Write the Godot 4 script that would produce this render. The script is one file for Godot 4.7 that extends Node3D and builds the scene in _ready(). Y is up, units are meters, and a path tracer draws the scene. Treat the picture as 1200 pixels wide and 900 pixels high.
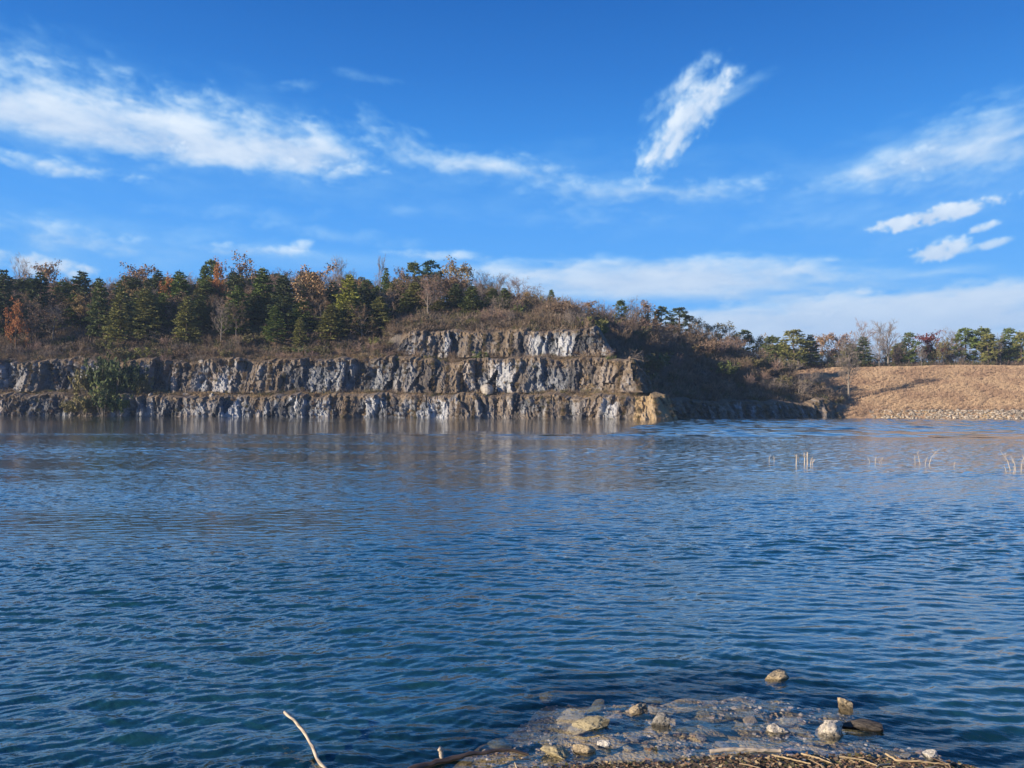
extends Node3D
# A flooded quarry on a clear late-autumn afternoon: rippled water, benched rock cliffs, a wooded ridge, a dry-grass field.

const EYE := Vector3(0.0, 2.2, 0.0)
const ORD := ["first", "second", "third", "fourth", "fifth", "sixth", "seventh", "eighth", "ninth", "tenth", "eleventh", "twelfth", "thirteenth", "fourteenth", "fifteenth", "sixteenth", "seventeenth", "eighteenth", "nineteenth", "twentieth", "twenty-first", "twenty-second", "twenty-third", "twenty-fourth", "twenty-fifth", "twenty-sixth", "twenty-seventh", "twenty-eighth", "twenty-ninth", "thirtieth"]

var rng := RandomNumberGenerator.new()
var used := {}
var noise_a := FastNoiseLite.new()
var noise_b := FastNoiseLite.new()
var mats := {}
var protos := {}

# ------------------------------------------------------------------ mesh helper
class Geo:
	var v := PackedVector3Array()
	var n := PackedVector3Array()
	var c := PackedColorArray()
	var ix := PackedInt32Array()

	func tri(a: Vector3, b: Vector3, d: Vector3, col: Color) -> void:   # clockwise seen from the front
		var m := (d - a).cross(b - a).normalized()
		var k := v.size()
		v.append(a); v.append(b); v.append(d)
		n.append(m); n.append(m); n.append(m)
		c.append(col); c.append(col); c.append(col)
		ix.append(k); ix.append(k + 1); ix.append(k + 2)

	func quad(a: Vector3, b: Vector3, d: Vector3, e: Vector3, m: Vector3, col: Color) -> void:
		var k := v.size()
		v.append(a); v.append(b); v.append(d); v.append(e)
		n.append(m); n.append(m); n.append(m); n.append(m)
		c.append(col); c.append(col); c.append(col); c.append(col)
		if (d - a).cross(b - a).dot(m) >= 0.0:
			ix.append(k); ix.append(k + 1); ix.append(k + 2); ix.append(k); ix.append(k + 2); ix.append(k + 3)
		else:
			ix.append(k); ix.append(k + 2); ix.append(k + 1); ix.append(k); ix.append(k + 3); ix.append(k + 2)

	func leaf(p: Vector3, along: Vector3, side: Vector3, col: Color) -> void:   # a pointed blade of two triangles
		var m := side.cross(along).normalized()
		var mid := p + along * 0.45
		quad(p, mid + side * 0.5, p + along, mid - side * 0.5, m, col)

	func ribbon(p: Vector3, q: Vector3, w: float, face: Vector3, col: Color) -> void:
		var s := (q - p).cross(face).normalized()
		var m := s.cross(q - p).normalized()
		quad(p - s * w * 0.5, p + s * w * 0.5, q + s * w * 0.25, q - s * w * 0.25, m, col)

	func tube(pts: PackedVector3Array, rad: PackedFloat32Array, sides: int, col: Color, cap := false) -> void:
		var k := v.size()
		var t0 := (pts[1] - pts[0]).normalized()
		var side := t0.cross(Vector3(0.31, 0.17, 0.93)).normalized()
		for i in pts.size():
			var t := (pts[mini(i + 1, pts.size() - 1)] - pts[maxi(i - 1, 0)]).normalized()
			side = (side - t * side.dot(t)).normalized()
			var other := t.cross(side)
			for j in sides:
				var a := TAU * j / sides
				var m := side * cos(a) + other * sin(a)
				v.append(pts[i] + m * rad[i]); n.append(m); c.append(col)
		for i in pts.size() - 1:
			for j in sides:
				var a := k + i * sides + j
				var b := k + i * sides + (j + 1) % sides
				ix.append(a); ix.append(a + sides); ix.append(b)
				ix.append(b); ix.append(a + sides); ix.append(b + sides)
		if cap:
			for e in [0, pts.size() - 1]:
				var mm: Vector3 = -t0 if e == 0 else (pts[e] - pts[e - 1]).normalized()
				var q := v.size()
				v.append(pts[e]); n.append(mm); c.append(col)
				for j in sides:
					v.append(v[k + e * sides + j]); n.append(mm); c.append(col)
				for j in sides:
					var a := q + 1 + j
					var b := q + 1 + (j + 1) % sides
					if (v[b] - v[q]).cross(v[a] - v[q]).dot(mm) >= 0.0:
						ix.append(q); ix.append(a); ix.append(b)
					else:
						ix.append(q); ix.append(b); ix.append(a)

	func mesh(m: Material = null) -> ArrayMesh:
		var arr := []
		arr.resize(Mesh.ARRAY_MAX)
		arr[Mesh.ARRAY_VERTEX] = v; arr[Mesh.ARRAY_NORMAL] = n; arr[Mesh.ARRAY_COLOR] = c; arr[Mesh.ARRAY_INDEX] = ix
		var am := ArrayMesh.new()
		am.add_surface_from_arrays(Mesh.PRIMITIVE_TRIANGLES, arr)
		if m:
			am.surface_set_material(0, m)
		return am

# ------------------------------------------------------------------ scene-tree helpers
func numbered(called: String) -> String:
	var k: int = used.get(called, 0)
	used[called] = k + 1
	return called if k == 0 else "%s_%03d" % [called, k]

func tag(o: Node3D, label: String, category: String, group := "", kind := "") -> Node3D:
	o.set_meta("label", label)
	o.set_meta("category", category)
	if group: o.set_meta("group", group)
	if kind: o.set_meta("kind", kind)
	return o

func obj(called: String, m: Mesh, parent: Node = null) -> MeshInstance3D:
	var o := MeshInstance3D.new()
	o.mesh = m
	if parent == null:
		o.name = numbered(called)
		add_child(o, true)
	else:
		o.name = called
		parent.add_child(o, true)
	return o

func scatter(called: String, m: Mesh, places: Array[Transform3D], tints: PackedColorArray, parent: Node = null) -> MultiMeshInstance3D:
	var mm := MultiMesh.new()
	mm.transform_format = MultiMesh.TRANSFORM_3D
	mm.use_colors = true
	mm.mesh = m
	mm.instance_count = places.size()
	for i in places.size():
		mm.set_instance_transform(i, places[i])
		mm.set_instance_color(i, tints[i])
	var o := MultiMeshInstance3D.new()
	o.multimesh = mm
	o.set_meta("kind", "stuff")
	if parent == null:
		o.name = numbered(called)
		add_child(o, true)
	else:
		o.name = called
		parent.add_child(o, true)
	return o

func lin(r: float, g: float, b: float) -> Color:   # a linear base colour as albedo_color
	return Color(r, g, b).linear_to_srgb()

func vmat(called: String, rough := 0.95, tint := Color(1, 1, 1), spec := 0.25) -> StandardMaterial3D:
	if mats.has(called):
		return mats[called]
	var m := StandardMaterial3D.new()
	m.resource_name = called
	m.vertex_color_use_as_albedo = true
	m.albedo_color = tint
	m.roughness = rough
	m.metallic_specular = spec
	mats[called] = m
	return m

func leaf_mat(called: String, c: Color) -> StandardMaterial3D:
	if mats.has(called):
		return mats[called]
	var m := vmat(called, 0.8, c.linear_to_srgb(), 0.2)
	m.backlight_enabled = true
	m.backlight = Color(0.5, 0.5, 0.5)
	m.cull_mode = BaseMaterial3D.CULL_DISABLED
	return m

func table(t: Array, x: float) -> float:
	if x <= t[0][0]:
		return t[0][1]
	for i in range(1, t.size()):
		if x <= t[i][0]:
			return lerpf(t[i - 1][1], t[i][1], (x - t[i - 1][0]) / (t[i][0] - t[i - 1][0]))
	return t[-1][1]

# ------------------------------------------------------------------ sky
var sky_clouds := []
var sky_rows := []
var sky_n1 := FastNoiseLite.new()
var sky_n2 := FastNoiseLite.new()
const SKY_W := 4096
const SKY_H := 2048
const SKY_RAMP := [[0.0, Color(0.62, 0.77, 0.925)], [4.0, Color(0.52, 0.73, 0.95)], [9.0, Color(0.405, 0.69, 0.97)], [14.0, Color(0.335, 0.635, 0.95)], [19.0, Color(0.255, 0.565, 0.895)], [24.0, Color(0.195, 0.48, 0.812)], [29.0, Color(0.15, 0.415, 0.74)], [45.0, Color(0.115, 0.345, 0.66)], [90.0, Color(0.08, 0.26, 0.55)]]

func sky_row(j: int) -> void:
	var el := 90.0 - (j + 0.5) * 180.0 / SKY_H
	var row := PackedByteArray()
	row.resize(SKY_W * 3)
	var base := Color(0.2, 0.25, 0.27)
	if el > 0.0:
		for k in range(1, SKY_RAMP.size()):
			if el <= SKY_RAMP[k][0]:
				base = SKY_RAMP[k - 1][1].lerp(SKY_RAMP[k][1], (el - SKY_RAMP[k - 1][0]) / (SKY_RAMP[k][0] - SKY_RAMP[k - 1][0]))
				break
	if el <= 0.0:
		for i in SKY_W:
			row[i * 3] = 51; row[i * 3 + 1] = 64; row[i * 3 + 2] = 69
		sky_rows[j] = row
		return
	var near := []
	for f in sky_clouds:
		if absf(el - f[1]) < f[6]:
			near.append(f)
	for i in SKY_W:
		var az := (i + 0.5) * 360.0 / SKY_W
		if az > 180.0: az -= 360.0
		var c := base
		if el > 0.0:
			var best := 0.0
			var shade := 0.0
			for f in near:
				var da: float = az - f[0]
				if da > 180.0: da -= 360.0
				elif da < -180.0: da += 360.0
				if absf(da) > f[7]: continue
				var de: float = el - f[1]
				var u: float = da * f[4] + de * f[5]
				var w: float = -da * f[5] + de * f[4]
				var nx: float = u * f[10] + f[0] * 7.0
				var ny: float = w * f[11] + f[1] * 7.0
				var n1 := sky_n1.get_noise_2d(nx, ny)
				var r2: float = (u * u) / (f[2] * f[2]) + (w * w) / (f[3] * f[3])
				var cov: float = 1.0 - r2
				if cov < -1.2: continue
				var n2 := sky_n2.get_noise_2d(nx + 31.0 + n1 * 25.0, ny - 17.0)
				var d: float = smoothstep(0.0, f[9], cov * 0.75 + n1 * f[12] + n2 * f[13] - 0.06) * f[8]
				if d > best:
					shade = clampf(0.5 + w / f[3] * 0.45 + n1 * 0.7, 0.0, 1.0)
				best = 1.0 - (1.0 - best) * (1.0 - d)
			if best > 0.002:
				var cc := Color(0.72, 0.81, 0.93).lerp(Color(0.9, 0.945, 0.995), shade)
				if el < 11.0:
					cc = Color(0.66, 0.765, 0.9).lerp(cc, clampf((el - 3.0) / 8.0, 0.0, 1.0) * 0.7 + 0.1)
				c = base.lerp(cc, minf(best, 0.97))
		row[i * 3] = int(clampf(c.r * 255.0, 0, 255))
		row[i * 3 + 1] = int(clampf(c.g * 255.0, 0, 255))
		row[i * 3 + 2] = int(clampf(c.b * 255.0, 0, 255))
	sky_rows[j] = row

func cloud(az: float, el: float, a: float, b: float, tilt: float, dense: float, soft: float, style: String) -> void:
	var t := deg_to_rad(tilt)
	var fx := 26.0 / sqrt(a) ; var fy := 26.0 / sqrt(b) * 1.6
	var k1 := 0.75
	var k2 := 0.5
	if style == "wisp":
		fx = 13.0; fy = 27.0; k1 = 0.8; k2 = 0.42; soft *= 1.6
	elif style == "puff":
		fx = 20.0; fy = 25.0; k1 = 0.6; k2 = 0.4; soft *= 1.35
	elif style == "veil":
		fx = 8.0; fy = 22.0; k1 = 0.5; k2 = 0.2; soft *= 1.3
	elif style == "sheet":
		fx = 3.5; fy = 26.0; k1 = 0.5; k2 = 0.18; soft *= 1.15
	var rb := (absf(sin(t)) * a + cos(t) * b) * 1.6
	var ra := (cos(t) * a + absf(sin(t)) * b) * 1.6
	sky_clouds.append([az, el, a, b, cos(t), sin(t), rb, ra, dense, soft, fx, fy, k1, k2])

func build_sky() -> ImageTexture:
	sky_n1.seed = 11; sky_n1.noise_type = FastNoiseLite.TYPE_SIMPLEX_SMOOTH; sky_n1.frequency = 0.017; sky_n1.fractal_octaves = 5; sky_n1.fractal_gain = 0.55
	sky_n2.seed = 23; sky_n2.noise_type = FastNoiseLite.TYPE_SIMPLEX_SMOOTH; sky_n2.frequency = 0.05; sky_n2.fractal_octaves = 5; sky_n2.fractal_gain = 0.6
	# azimuth, elevation, half length, half width (degrees), tilt, density, softness, style
	cloud(-25.5, 19.0, 18.0, 3.1, -3, 0.9, 0.95, "wisp")
	cloud(-22.0, 18.0, 24.0, 5.5, -4, 0.22, 1.0, "veil")
	cloud(10.0, 16.0, 26.0, 4.0, -2, 0.16, 1.0, "veil")
	cloud(30.0, 15.0, 16.0, 5.0, 6, 0.24, 1.0, "veil")
	cloud(-28.0, 11.0, 14.0, 2.6, 0, 0.3, 1.0, "veil")
	cloud(-27.0, 18.3, 15.0, 2.1, -1, 0.92, 0.6, "veil")
	cloud(-15.5, 18.3, 6.6, 1.7, -4, 0.85, 0.6, "veil")
	cloud(-33.0, 17.6, 6.0, 2.0, 0, 0.6, 0.9, "veil")
	cloud(31.0, 16.8, 10.0, 1.9, 8, 0.75, 0.8, "veil")
	cloud(9.5, 15.8, 10.0, 0.8, -2, 0.5, 0.9, "veil")
	cloud(-2.5, 17.9, 6.0, 0.8, -5, 0.55, 0.9, "veil")
	cloud(13.2, 20.6, 5.0, 1.2, 45, 0.85, 0.7, "veil")
	cloud(16.2, 21.9, 3.6, 0.8, 22, 0.7, 0.9, "veil")
	cloud(12.2, 21.6, 4.0, 1.6, 40, 0.5, 1.1, "wisp")
	cloud(10.8, 19.2, 2.6, 1.1, 55, 0.5, 1.0, "wisp")
	cloud(-13.0, 12.6, 9.0, 0.7, -3, 0.3, 1.0, "wisp")
	cloud(-20.0, 13.6, 8.0, 0.8, 3, 0.22, 1.0, "wisp")
	cloud(20.0, 13.2, 6.0, 0.6, 4, 0.22, 1.0, "wisp")
	cloud(-24.0, 17.7, 15.5, 1.2, -1, 0.85, 0.8, "wisp")
	cloud(-32.5, 19.2, 8.5, 2.6, -8, 0.85, 0.9, "wisp")
	cloud(-15.0, 18.6, 6.0, 2.0, -10, 0.85, 0.9, "wisp")
	cloud(-19.0, 17.4, 10.0, 0.8, -2, 0.8, 0.7, "wisp")
	cloud(-34.0, 22.3, 6.0, 1.7, -14, 0.45, 1.1, "wisp")
	cloud(-31.2, 15.3, 5.6, 0.8, 1, 0.88, 0.7, "wisp")
	cloud(-7.5, 18.6, 5.5, 1.4, -14, 0.45, 1.2, "wisp")
	cloud(-2.0, 17.9, 7.6, 1.2, -5, 0.78, 0.9, "wisp")
	cloud(10.7, 15.9, 11.0, 1.2, -2, 0.8, 1.0, "wisp")
	cloud(5.5, 15.9, 5.0, 1.6, -6, 0.5, 1.2, "wisp")
	cloud(6.3, 14.2, 6.7, 1.1, -3, 0.42, 1.2, "wisp")
	cloud(12.7, 20.2, 5.6, 1.75, 47, 1.0, 0.62, "puff")
	cloud(12.8, 22.9, 3.8, 1.1, 34, 0.9, 0.95, "puff")
	cloud(15.0, 22.4, 3.4, 0.8, 30, 0.75, 0.9, "puff")
	cloud(31.5, 16.8, 10.5, 2.0, 8, 0.72, 1.1, "wisp")
	cloud(26.0, 15.6, 8.0, 0.8, 3, 0.6, 1.0, "wisp")
	cloud(34.0, 18.5, 6.0, 2.2, 12, 0.5, 1.2, "wisp")
	cloud(28.9, 12.8, 4.6, 0.66, 8, 1.0, 0.35, "puff")
	cloud(29.2, 10.6, 1.9, 0.8, 12, 0.95, 0.45, "puff")
	cloud(31.5, 11.7, 1.3, 0.3, 14, 0.85, 0.5, "puff")
	cloud(31.8, 10.6, 1.9, 0.32, 10, 0.8, 0.6, "puff")
	cloud(-8.5, 19.3, 6.0, 1.5, -22, 0.6, 0.9, "wisp")
	cloud(1.5, 17.2, 7.0, 1.2, -10, 0.55, 1.0, "wisp")
	cloud(10.0, 9.9, 16.0, 2.0, -1, 0.85, 0.6, "veil")
	cloud(26.0, 6.2, 22.0, 2.6, 1, 0.9, 0.5, "veil")
	cloud(20.0, 4.2, 30.0, 2.2, 0, 0.8, 0.6, "veil")
	cloud(33.0, 17.0, 9.0, 2.6, 10, 0.5, 0.9, "wisp")
	cloud(12.0, 10.0, 18.0, 1.5, -2, 0.8, 0.9, "sheet")
	cloud(14.4, 9.0, 20.5, 1.5, -1, 0.8, 0.9, "sheet")
	cloud(0.0, 8.8, 13.0, 1.4, 1, 0.6, 1.1, "sheet")
	cloud(27.0, 6.6, 22.0, 2.0, 2, 0.88, 0.8, "sheet")
	cloud(24.0, 4.6, 24.0, 1.6, 0, 0.8, 0.9, "sheet")
	cloud(12.0, 6.4, 13.0, 1.1, 0, 0.75, 0.9, "sheet")
	cloud(-31.1, 11.2, 7.0, 1.1, -4, 0.7, 0.9, "wisp")
	cloud(-32.5, 9.2, 5.0, 0.8, -3, 0.95, 0.6, "puff")
	cloud(-18.6, 11.2, 5.0, 0.5, 0, 0.8, 0.8, "wisp")
	cloud(-15.6, 11.6, 1.3, 0.6, 20, 0.7, 0.8, "puff")
	cloud(-13.0, 10.6, 16.0, 1.5, 0, 0.3, 1.2, "sheet")
	cloud(-5.1, 11.5, 4.8, 0.42, 0, 0.75, 0.8, "wisp")
	cloud(-10.9, 23.3, 2.8, 0.5, -6, 0.4, 0.9, "wisp")
	cloud(-16.4, 22.2, 2.4, 0.5, 10, 0.4, 0.9, "wisp")
	cloud(-8.0, 14.5, 3.0, 0.5, 0, 0.2, 1.0, "wisp")
	rng.seed = 77                                        # the same kind of sky all the way round
	for k in 46:
		var az := rng.randf_range(42.0, 318.0)
		cloud(az if az < 180.0 else az - 360.0, rng.randf_range(5.0, 34.0), rng.randf_range(4.0, 16.0), rng.randf_range(0.5, 2.1), rng.randf_range(-9.0, 12.0), rng.randf_range(0.45, 0.9), rng.randf_range(0.6, 1.0), ["wisp", "wisp", "sheet", "puff"][rng.randi() % 4])
	sky_rows.resize(SKY_H)
	for j in SKY_H:
		sky_row(j)
	var bytes := PackedByteArray()
	for j in SKY_H:
		bytes.append_array(sky_rows[j])
	return ImageTexture.create_from_image(Image.create_from_data(SKY_W, SKY_H, false, Image.FORMAT_RGB8, bytes))

# ------------------------------------------------------------------ terrain
const ZA := [[-420.0, -272.0], [-300.0, -264.0], [-170.0, -256.0], [-82.0, -249.0], [0.0, -238.0], [25.0, -230.0], [44.0, -221.0], [70.0, -218.0]]
const XB := [[-460.0, 175.0], [-330.0, 165.0], [-306.0, 150.0], [-297.0, 130.0], [-289.0, 104.0], [-277.0, 74.0], [-250.0, 55.5], [-235.0, 49.0], [-221.0, 42.0], [-200.0, 36.0]]
const ZC := [[60.0, -305.0], [100.0, -299.0], [140.0, -293.0], [160.0, -286.0], [200.0, -272.0], [300.0, -252.0], [460.0, -235.0]]
const PA := [[-12.0, -6.0], [0.8, -1.5], [2.0, -0.6], [3.6, 6.4], [10.2, 8.6], [11.8, 18.2], [16.0, 20.6], [36.0, 31.5], [62.0, 41.0], [100.0, 48.0], [140.0, 50.0]]
const PA3 := [[-12.0, -6.0], [0.8, -1.5], [2.0, -0.6], [3.6, 6.2], [10.2, 8.4], [12.5, 17.4], [19.0, 20.0], [21.0, 28.2], [26.0, 31.2], [40.0, 37.0], [62.0, 43.0], [100.0, 48.0], [140.0, 50.0]]
const PB := [[-12.0, -6.0], [0.8, -1.5], [2.0, -0.6], [3.6, 6.0], [8.5, 7.8], [17.0, 16.5], [32.0, 29.0], [48.0, 37.5], [75.0, 43.5], [140.0, 50.0]]
const PC := [[-12.0, -6.0], [-1.0, -1.0], [0.0, 0.1], [4.0, 3.0], [8.0, 4.2], [50.0, 14.8], [84.0, 23.2], [92.0, 24.0], [400.0, 26.0]]

const HILL_CAP := [[-30.0, 60.0], [0.0, 48.0], [31.0, 41.0], [55.0, 38.0], [70.0, 34.0], [85.0, 30.0], [98.0, 25.0], [110.0, 19.5], [120.0, 12.5], [134.0, 6.5], [150.0, 4.0], [175.0, 3.0]]

func za(x: float) -> float: return table(ZA, x) + noise_a.get_noise_1d(x * 1.6) * 3.0
func xb(z: float) -> float: return table(XB, z) + noise_a.get_noise_1d(z * 1.6 + 500.0) * 3.0
func zc(x: float) -> float: return table(ZC, x) + noise_a.get_noise_1d(x * 2.0 + 900.0) * 2.0
func east(x: float, z: float) -> float:                  # distance behind the quarry's east shore, negative over the water
	var p := Vector2(x, z)
	var best := 1e9
	for i in range(1, XB.size()):
		var a := Vector2(XB[i - 1][1], XB[i - 1][0])
		var b := Vector2(XB[i][1], XB[i][0])
		var q := Geometry2D.get_closest_point_to_segment(p, a, b)
		best = minf(best, p.distance_squared_to(q))
	return sqrt(best) * (1.0 if x < table(XB, z) else -1.0) + noise_a.get_noise_1d(z * 1.6 + 500.0) * 2.0
func third(x: float) -> float: return smoothstep(-46.0, -39.0, x) * (1.0 - smoothstep(24.0, 40.0, x))

func is_field(x: float, z: float) -> bool: return zc(x) - z > 1.0 and table(PC, zc(x) - z) > terr(x, z) - 0.8

func soft_min(a: float, b: float, w: float) -> float:
	var k := clampf(0.5 + 0.5 * (b - a) / w, 0.0, 1.0)
	return lerpf(b, a, k) - w * k * (1.0 - k)

func terr(x: float, z: float) -> float:
	var da := za(x) - z
	var db := east(x, z)
	var dc := zc(x) - z
	var w := third(x)
	var ya := table(PA, da)
	if w > 0.0:
		ya = lerpf(ya, table(PA3, da), w)
	var yb := soft_min(table(PB, db), table(HILL_CAP, x), 5.0)
	var k := clampf(0.5 + 0.5 * (yb - ya) / 4.0, 0.0, 1.0)
	var hill := lerpf(yb, ya, k) - 4.0 * k * (1.0 - k)
	var yc := table(PC, dc)
	var y := maxf(hill, yc)
	if y > 8.5:
		y += (0.3 if yc > hill else 1.0) * noise_b.get_noise_2d(x, z) * 1.7 * smoothstep(8.5, 14.0, y)
	return y

func ground_colour(x: float, z: float, y: float, steep: float) -> Color:
	var q := noise_b.get_noise_2d(x * 2.3 + 300.0, z * 2.3)
	var litter := Color(0.115, 0.083, 0.058).lerp(Color(0.075, 0.062, 0.042), 0.5 + q)
	var straw := Color(0.36, 0.262, 0.155).lerp(Color(0.3, 0.2, 0.13), clampf(0.5 + q * 1.6, 0.0, 1.0))
	var dc := zc(x) - z
	var hill := minf(za(x) - z, east(x, z))
	var c := litter
	if table(PC, dc) > y - 1.8 and hill < 30.0 and dc > 0.0:
		c = straw
	else:
		c = litter.lerp(straw, clampf(0.35 + q * 1.3, 0.0, 0.75))
	if steep > 1.3:
		c = c.lerp(Color(0.17, 0.155, 0.14), 0.8)
	return c

func grid_mesh(xs: PackedFloat32Array, zs: PackedFloat32Array, height: Callable, colour: Callable, m: Material) -> ArrayMesh:
	var g := Geo.new()
	var w := xs.size()
	var h := zs.size()
	for z in zs:
		for x in xs:
			g.v.append(Vector3(x, height.call(x, z), z))
	g.n.resize(g.v.size())
	for j in h:
		for i in w:
			var l := g.v[j * w + maxi(i - 1, 0)]
			var r := g.v[j * w + mini(i + 1, w - 1)]
			var u := g.v[maxi(j - 1, 0) * w + i]
			var d := g.v[mini(j + 1, h - 1) * w + i]
			var nn := (d - u).cross(r - l).normalized()
			g.n[j * w + i] = nn
			var p := g.v[j * w + i]
			g.c.append(colour.call(p.x, p.z, p.y, sqrt(1.0 - nn.y * nn.y) / maxf(nn.y, 0.05)))
	for j in h - 1:
		for i in w - 1:
			var a := j * w + i
			g.ix.append(a); g.ix.append(a + 1); g.ix.append(a + w)
			g.ix.append(a + 1); g.ix.append(a + w + 1); g.ix.append(a + w)
	return g.mesh(m)

func steps(a: float, b: float, s: float) -> PackedFloat32Array:
	var out := PackedFloat32Array()
	var k := int(round((b - a) / s))
	for i in k + 1:
		out.append(lerpf(a, b, float(i) / k))
	return out

# ------------------------------------------------------------------ quarry faces
func face_path(d: float, x0: float, zend: float) -> PackedVector2Array:
	var raw := PackedVector2Array()
	var x := x0
	while x < 75.0:
		var z := za(x) - d
		if east(x, z) < d:
			break
		raw.append(Vector2(x, z))
		x += 0.4
	var z2 := raw[-1].y
	while z2 > zend:
		z2 -= 0.4
		var lo := -60.0                                   # march the level line of the east shore
		var hi := 190.0
		for k in 14:
			var mid := (lo + hi) * 0.5
			if east(mid, z2) > d: lo = mid
			else: hi = mid
		raw.append(Vector2(lo, z2))
	var smooth := PackedVector2Array()
	for i in raw.size():
		var s := Vector2.ZERO
		var k := 0
		for j in range(maxi(0, i - 7), mini(raw.size(), i + 8)):
			s += raw[j]; k += 1
		smooth.append(s / k)
	var out := PackedVector2Array([smooth[0]])      # even spacing
	for i in range(1, smooth.size()):
		while smooth[i].distance_to(out[-1]) >= 0.36:
			out.append(out[-1] + (smooth[i] - out[-1]).normalized() * 0.36)
	return out

var ledges := PackedVector3Array()

func zone_at(soft: FastNoiseLite, s: float, y: float) -> float: return soft.get_noise_2d(s * 0.7 + 1500.0, y * 1.2)

func rock_face(called: String, d: float, y0: float, y1: float, batter: float, x0: float, zend: float, seed_: int, bold: float, fade: Callable, label: String) -> void:
	var path := face_path(d, x0, zend)
	var cell := FastNoiseLite.new()
	cell.seed = seed_; cell.noise_type = FastNoiseLite.TYPE_CELLULAR; cell.frequency = 1.0
	cell.cellular_return_type = FastNoiseLite.RETURN_CELL_VALUE; cell.cellular_jitter = 0.9
	cell.fractal_type = FastNoiseLite.FRACTAL_NONE
	var edge := FastNoiseLite.new()
	edge.seed = seed_ + 1; edge.noise_type = FastNoiseLite.TYPE_CELLULAR; edge.frequency = 1.0; edge.cellular_return_type = FastNoiseLite.RETURN_DISTANCE2_SUB; edge.fractal_type = FastNoiseLite.FRACTAL_NONE
	var soft := FastNoiseLite.new()
	soft.seed = seed_ + 2; soft.frequency = 0.05; soft.fractal_octaves = 5
	var g := Geo.new()
	var rows := int((y1 - y0) / 0.31) + 2
	var total := rows + 4
	for i in path.size():
		var a := path[maxi(i - 2, 0)]
		var b := path[mini(i + 2, path.size() - 1)]
		var t := (b - a).normalized()
		var outward := Vector2(-t.y, t.x)
		var s := i * 0.36
		var f: float = fade.call(path[i].x, path[i].y) * (1.0 - 0.8 * smoothstep(0.1, 0.34, soft.get_noise_2d(s * 0.55 + 2200.0, 50.0)))       # 1 = sheer rock, 0 = a slumped earthy slope
		var tail := smoothstep(0.0, 18.0, minf(i, path.size() - 1 - i))
		var top := lerpf(y0 + 0.8, y1 + soft.get_noise_2d(s * 1.1, 900.0) * 2.0, tail)
		for j in total:
			var tt := clampf(float(j) / rows, 0.0, 1.0)
			var y := lerpf(y0, top, tt)
			var wob := soft.get_noise_2d(s * 0.7, y * 1.1) * 1.7
			var big := cell.get_noise_2d((s + wob * 1.4) * 0.3, (y + wob) * 0.08)
			var mid := cell.get_noise_2d((s + wob) * 0.8 + 50.0, (y - wob) * 0.33)
			var small := cell.get_noise_2d(s * 1.5 + 90.0, y * 1.2 + wob * 0.4)
			var crack := clampf(1.0 - edge.get_noise_2d((s + wob) * 0.36, (y + wob) * 0.1) * 0.5 - 0.5, 0.0, 1.0)
			var fine := soft.get_noise_2d(s * 9.0, y * 9.0)
			var disp := (big * 1.15 + mid * 0.5 + small * 0.22 + soft.get_noise_2d(s * 0.5 + 300.0, y * 0.3) * 2.0) * bold + fine * 0.22 - pow(crack, 4.0) * 0.8
			disp = lerpf(disp * 0.65 + soft.get_noise_2d(s * 2.2, y * 2.2 + 77.0) * 1.3 + (1.0 - tt) * (y1 - y0) * 0.4, disp, f)
			disp -= tt * batter
			var ends := minf(1.0, minf(i, path.size() - 1 - i) / 10.0)
			disp *= ends
			var over := j - rows
			var back := 0.0
			if over > 0:
				y = top + over * 0.3 + fine * 0.25
				disp *= 1.0 - over * 0.25
				back = over * 1.25
			var p := path[i] + outward * (disp + 0.5 - back)
			g.v.append(Vector3(p.x, y, p.y))
			# colour: grey gneiss with pale fresh faces, dark varnish and rusty seepage
			if over < 0 and j > 2 and (i * 7 + j * 13) % (29 if f > 0.7 else 13) == 0 and zone_at(soft, s, y) < 0.08 + (1.0 - f) * 0.5:
				ledges.append(Vector3(p.x, y, p.y))
			var tone := clampf(0.4 + big * 0.35 + mid * 0.42 + fine * 0.5, 0.0, 1.0)
			var zone := soft.get_noise_2d(s * 0.35 + 70.0, y * 0.35)
			var pale := smoothstep(-0.04, 0.2, zone + soft.get_noise_2d(s * 1.6, y * 0.4 + 40.0) * 0.5) * smoothstep(-0.3, 0.5, big + mid * 0.4)
			var c := Color(0.082, 0.088, 0.1).lerp(Color(0.275, 0.285, 0.3), tone)
			c = c.lerp(Color(0.46, 0.475, 0.5), pale * 0.58)
			var rust := smoothstep(0.05, 0.4, soft.get_noise_2d(s * 0.9 + 400.0, y * 0.5))
			c = c.lerp(Color(0.3, 0.2, 0.105), rust * 0.36)
			var varnish := smoothstep(0.0, 0.3, soft.get_noise_2d(s * 2.6 + 700.0, y * 0.22))
			c = c.lerp(Color(0.045, 0.045, 0.05), varnish * 0.85)
			var soil := clampf((1.0 - f) * (0.75 + fine) + smoothstep(0.8, 0.98, tt + fine * 0.3) * 0.85 + smoothstep(0.2, 0.0, tt + fine * 0.2) * 0.3 * (0.0 if y0 < 1.0 else 1.0), 0.0, 1.0)
			c = c.lerp(Color(0.235, 0.175, 0.115).lerp(Color(0.14, 0.11, 0.08), 0.5 + fine), soil)
			if y0 < 1.0 and path[i].x > 35.5 and path[i].y > -236.0:
				c = c.lerp(Color(0.45, 0.32, 0.16), 0.5)       # the ochre earth of the corner
			g.c.append(c)
	g.n.resize(g.v.size())
	var flat := Geo.new()
	for i in path.size() - 1:
		for j in total - 1:
			var a := i * total + j
			var ca := g.c[a]
			flat.tri(g.v[a], g.v[a + 1], g.v[a + total], ca)
			flat.tri(g.v[a + 1], g.v[a + total + 1], g.v[a + total], g.c[a + 1])
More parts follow.
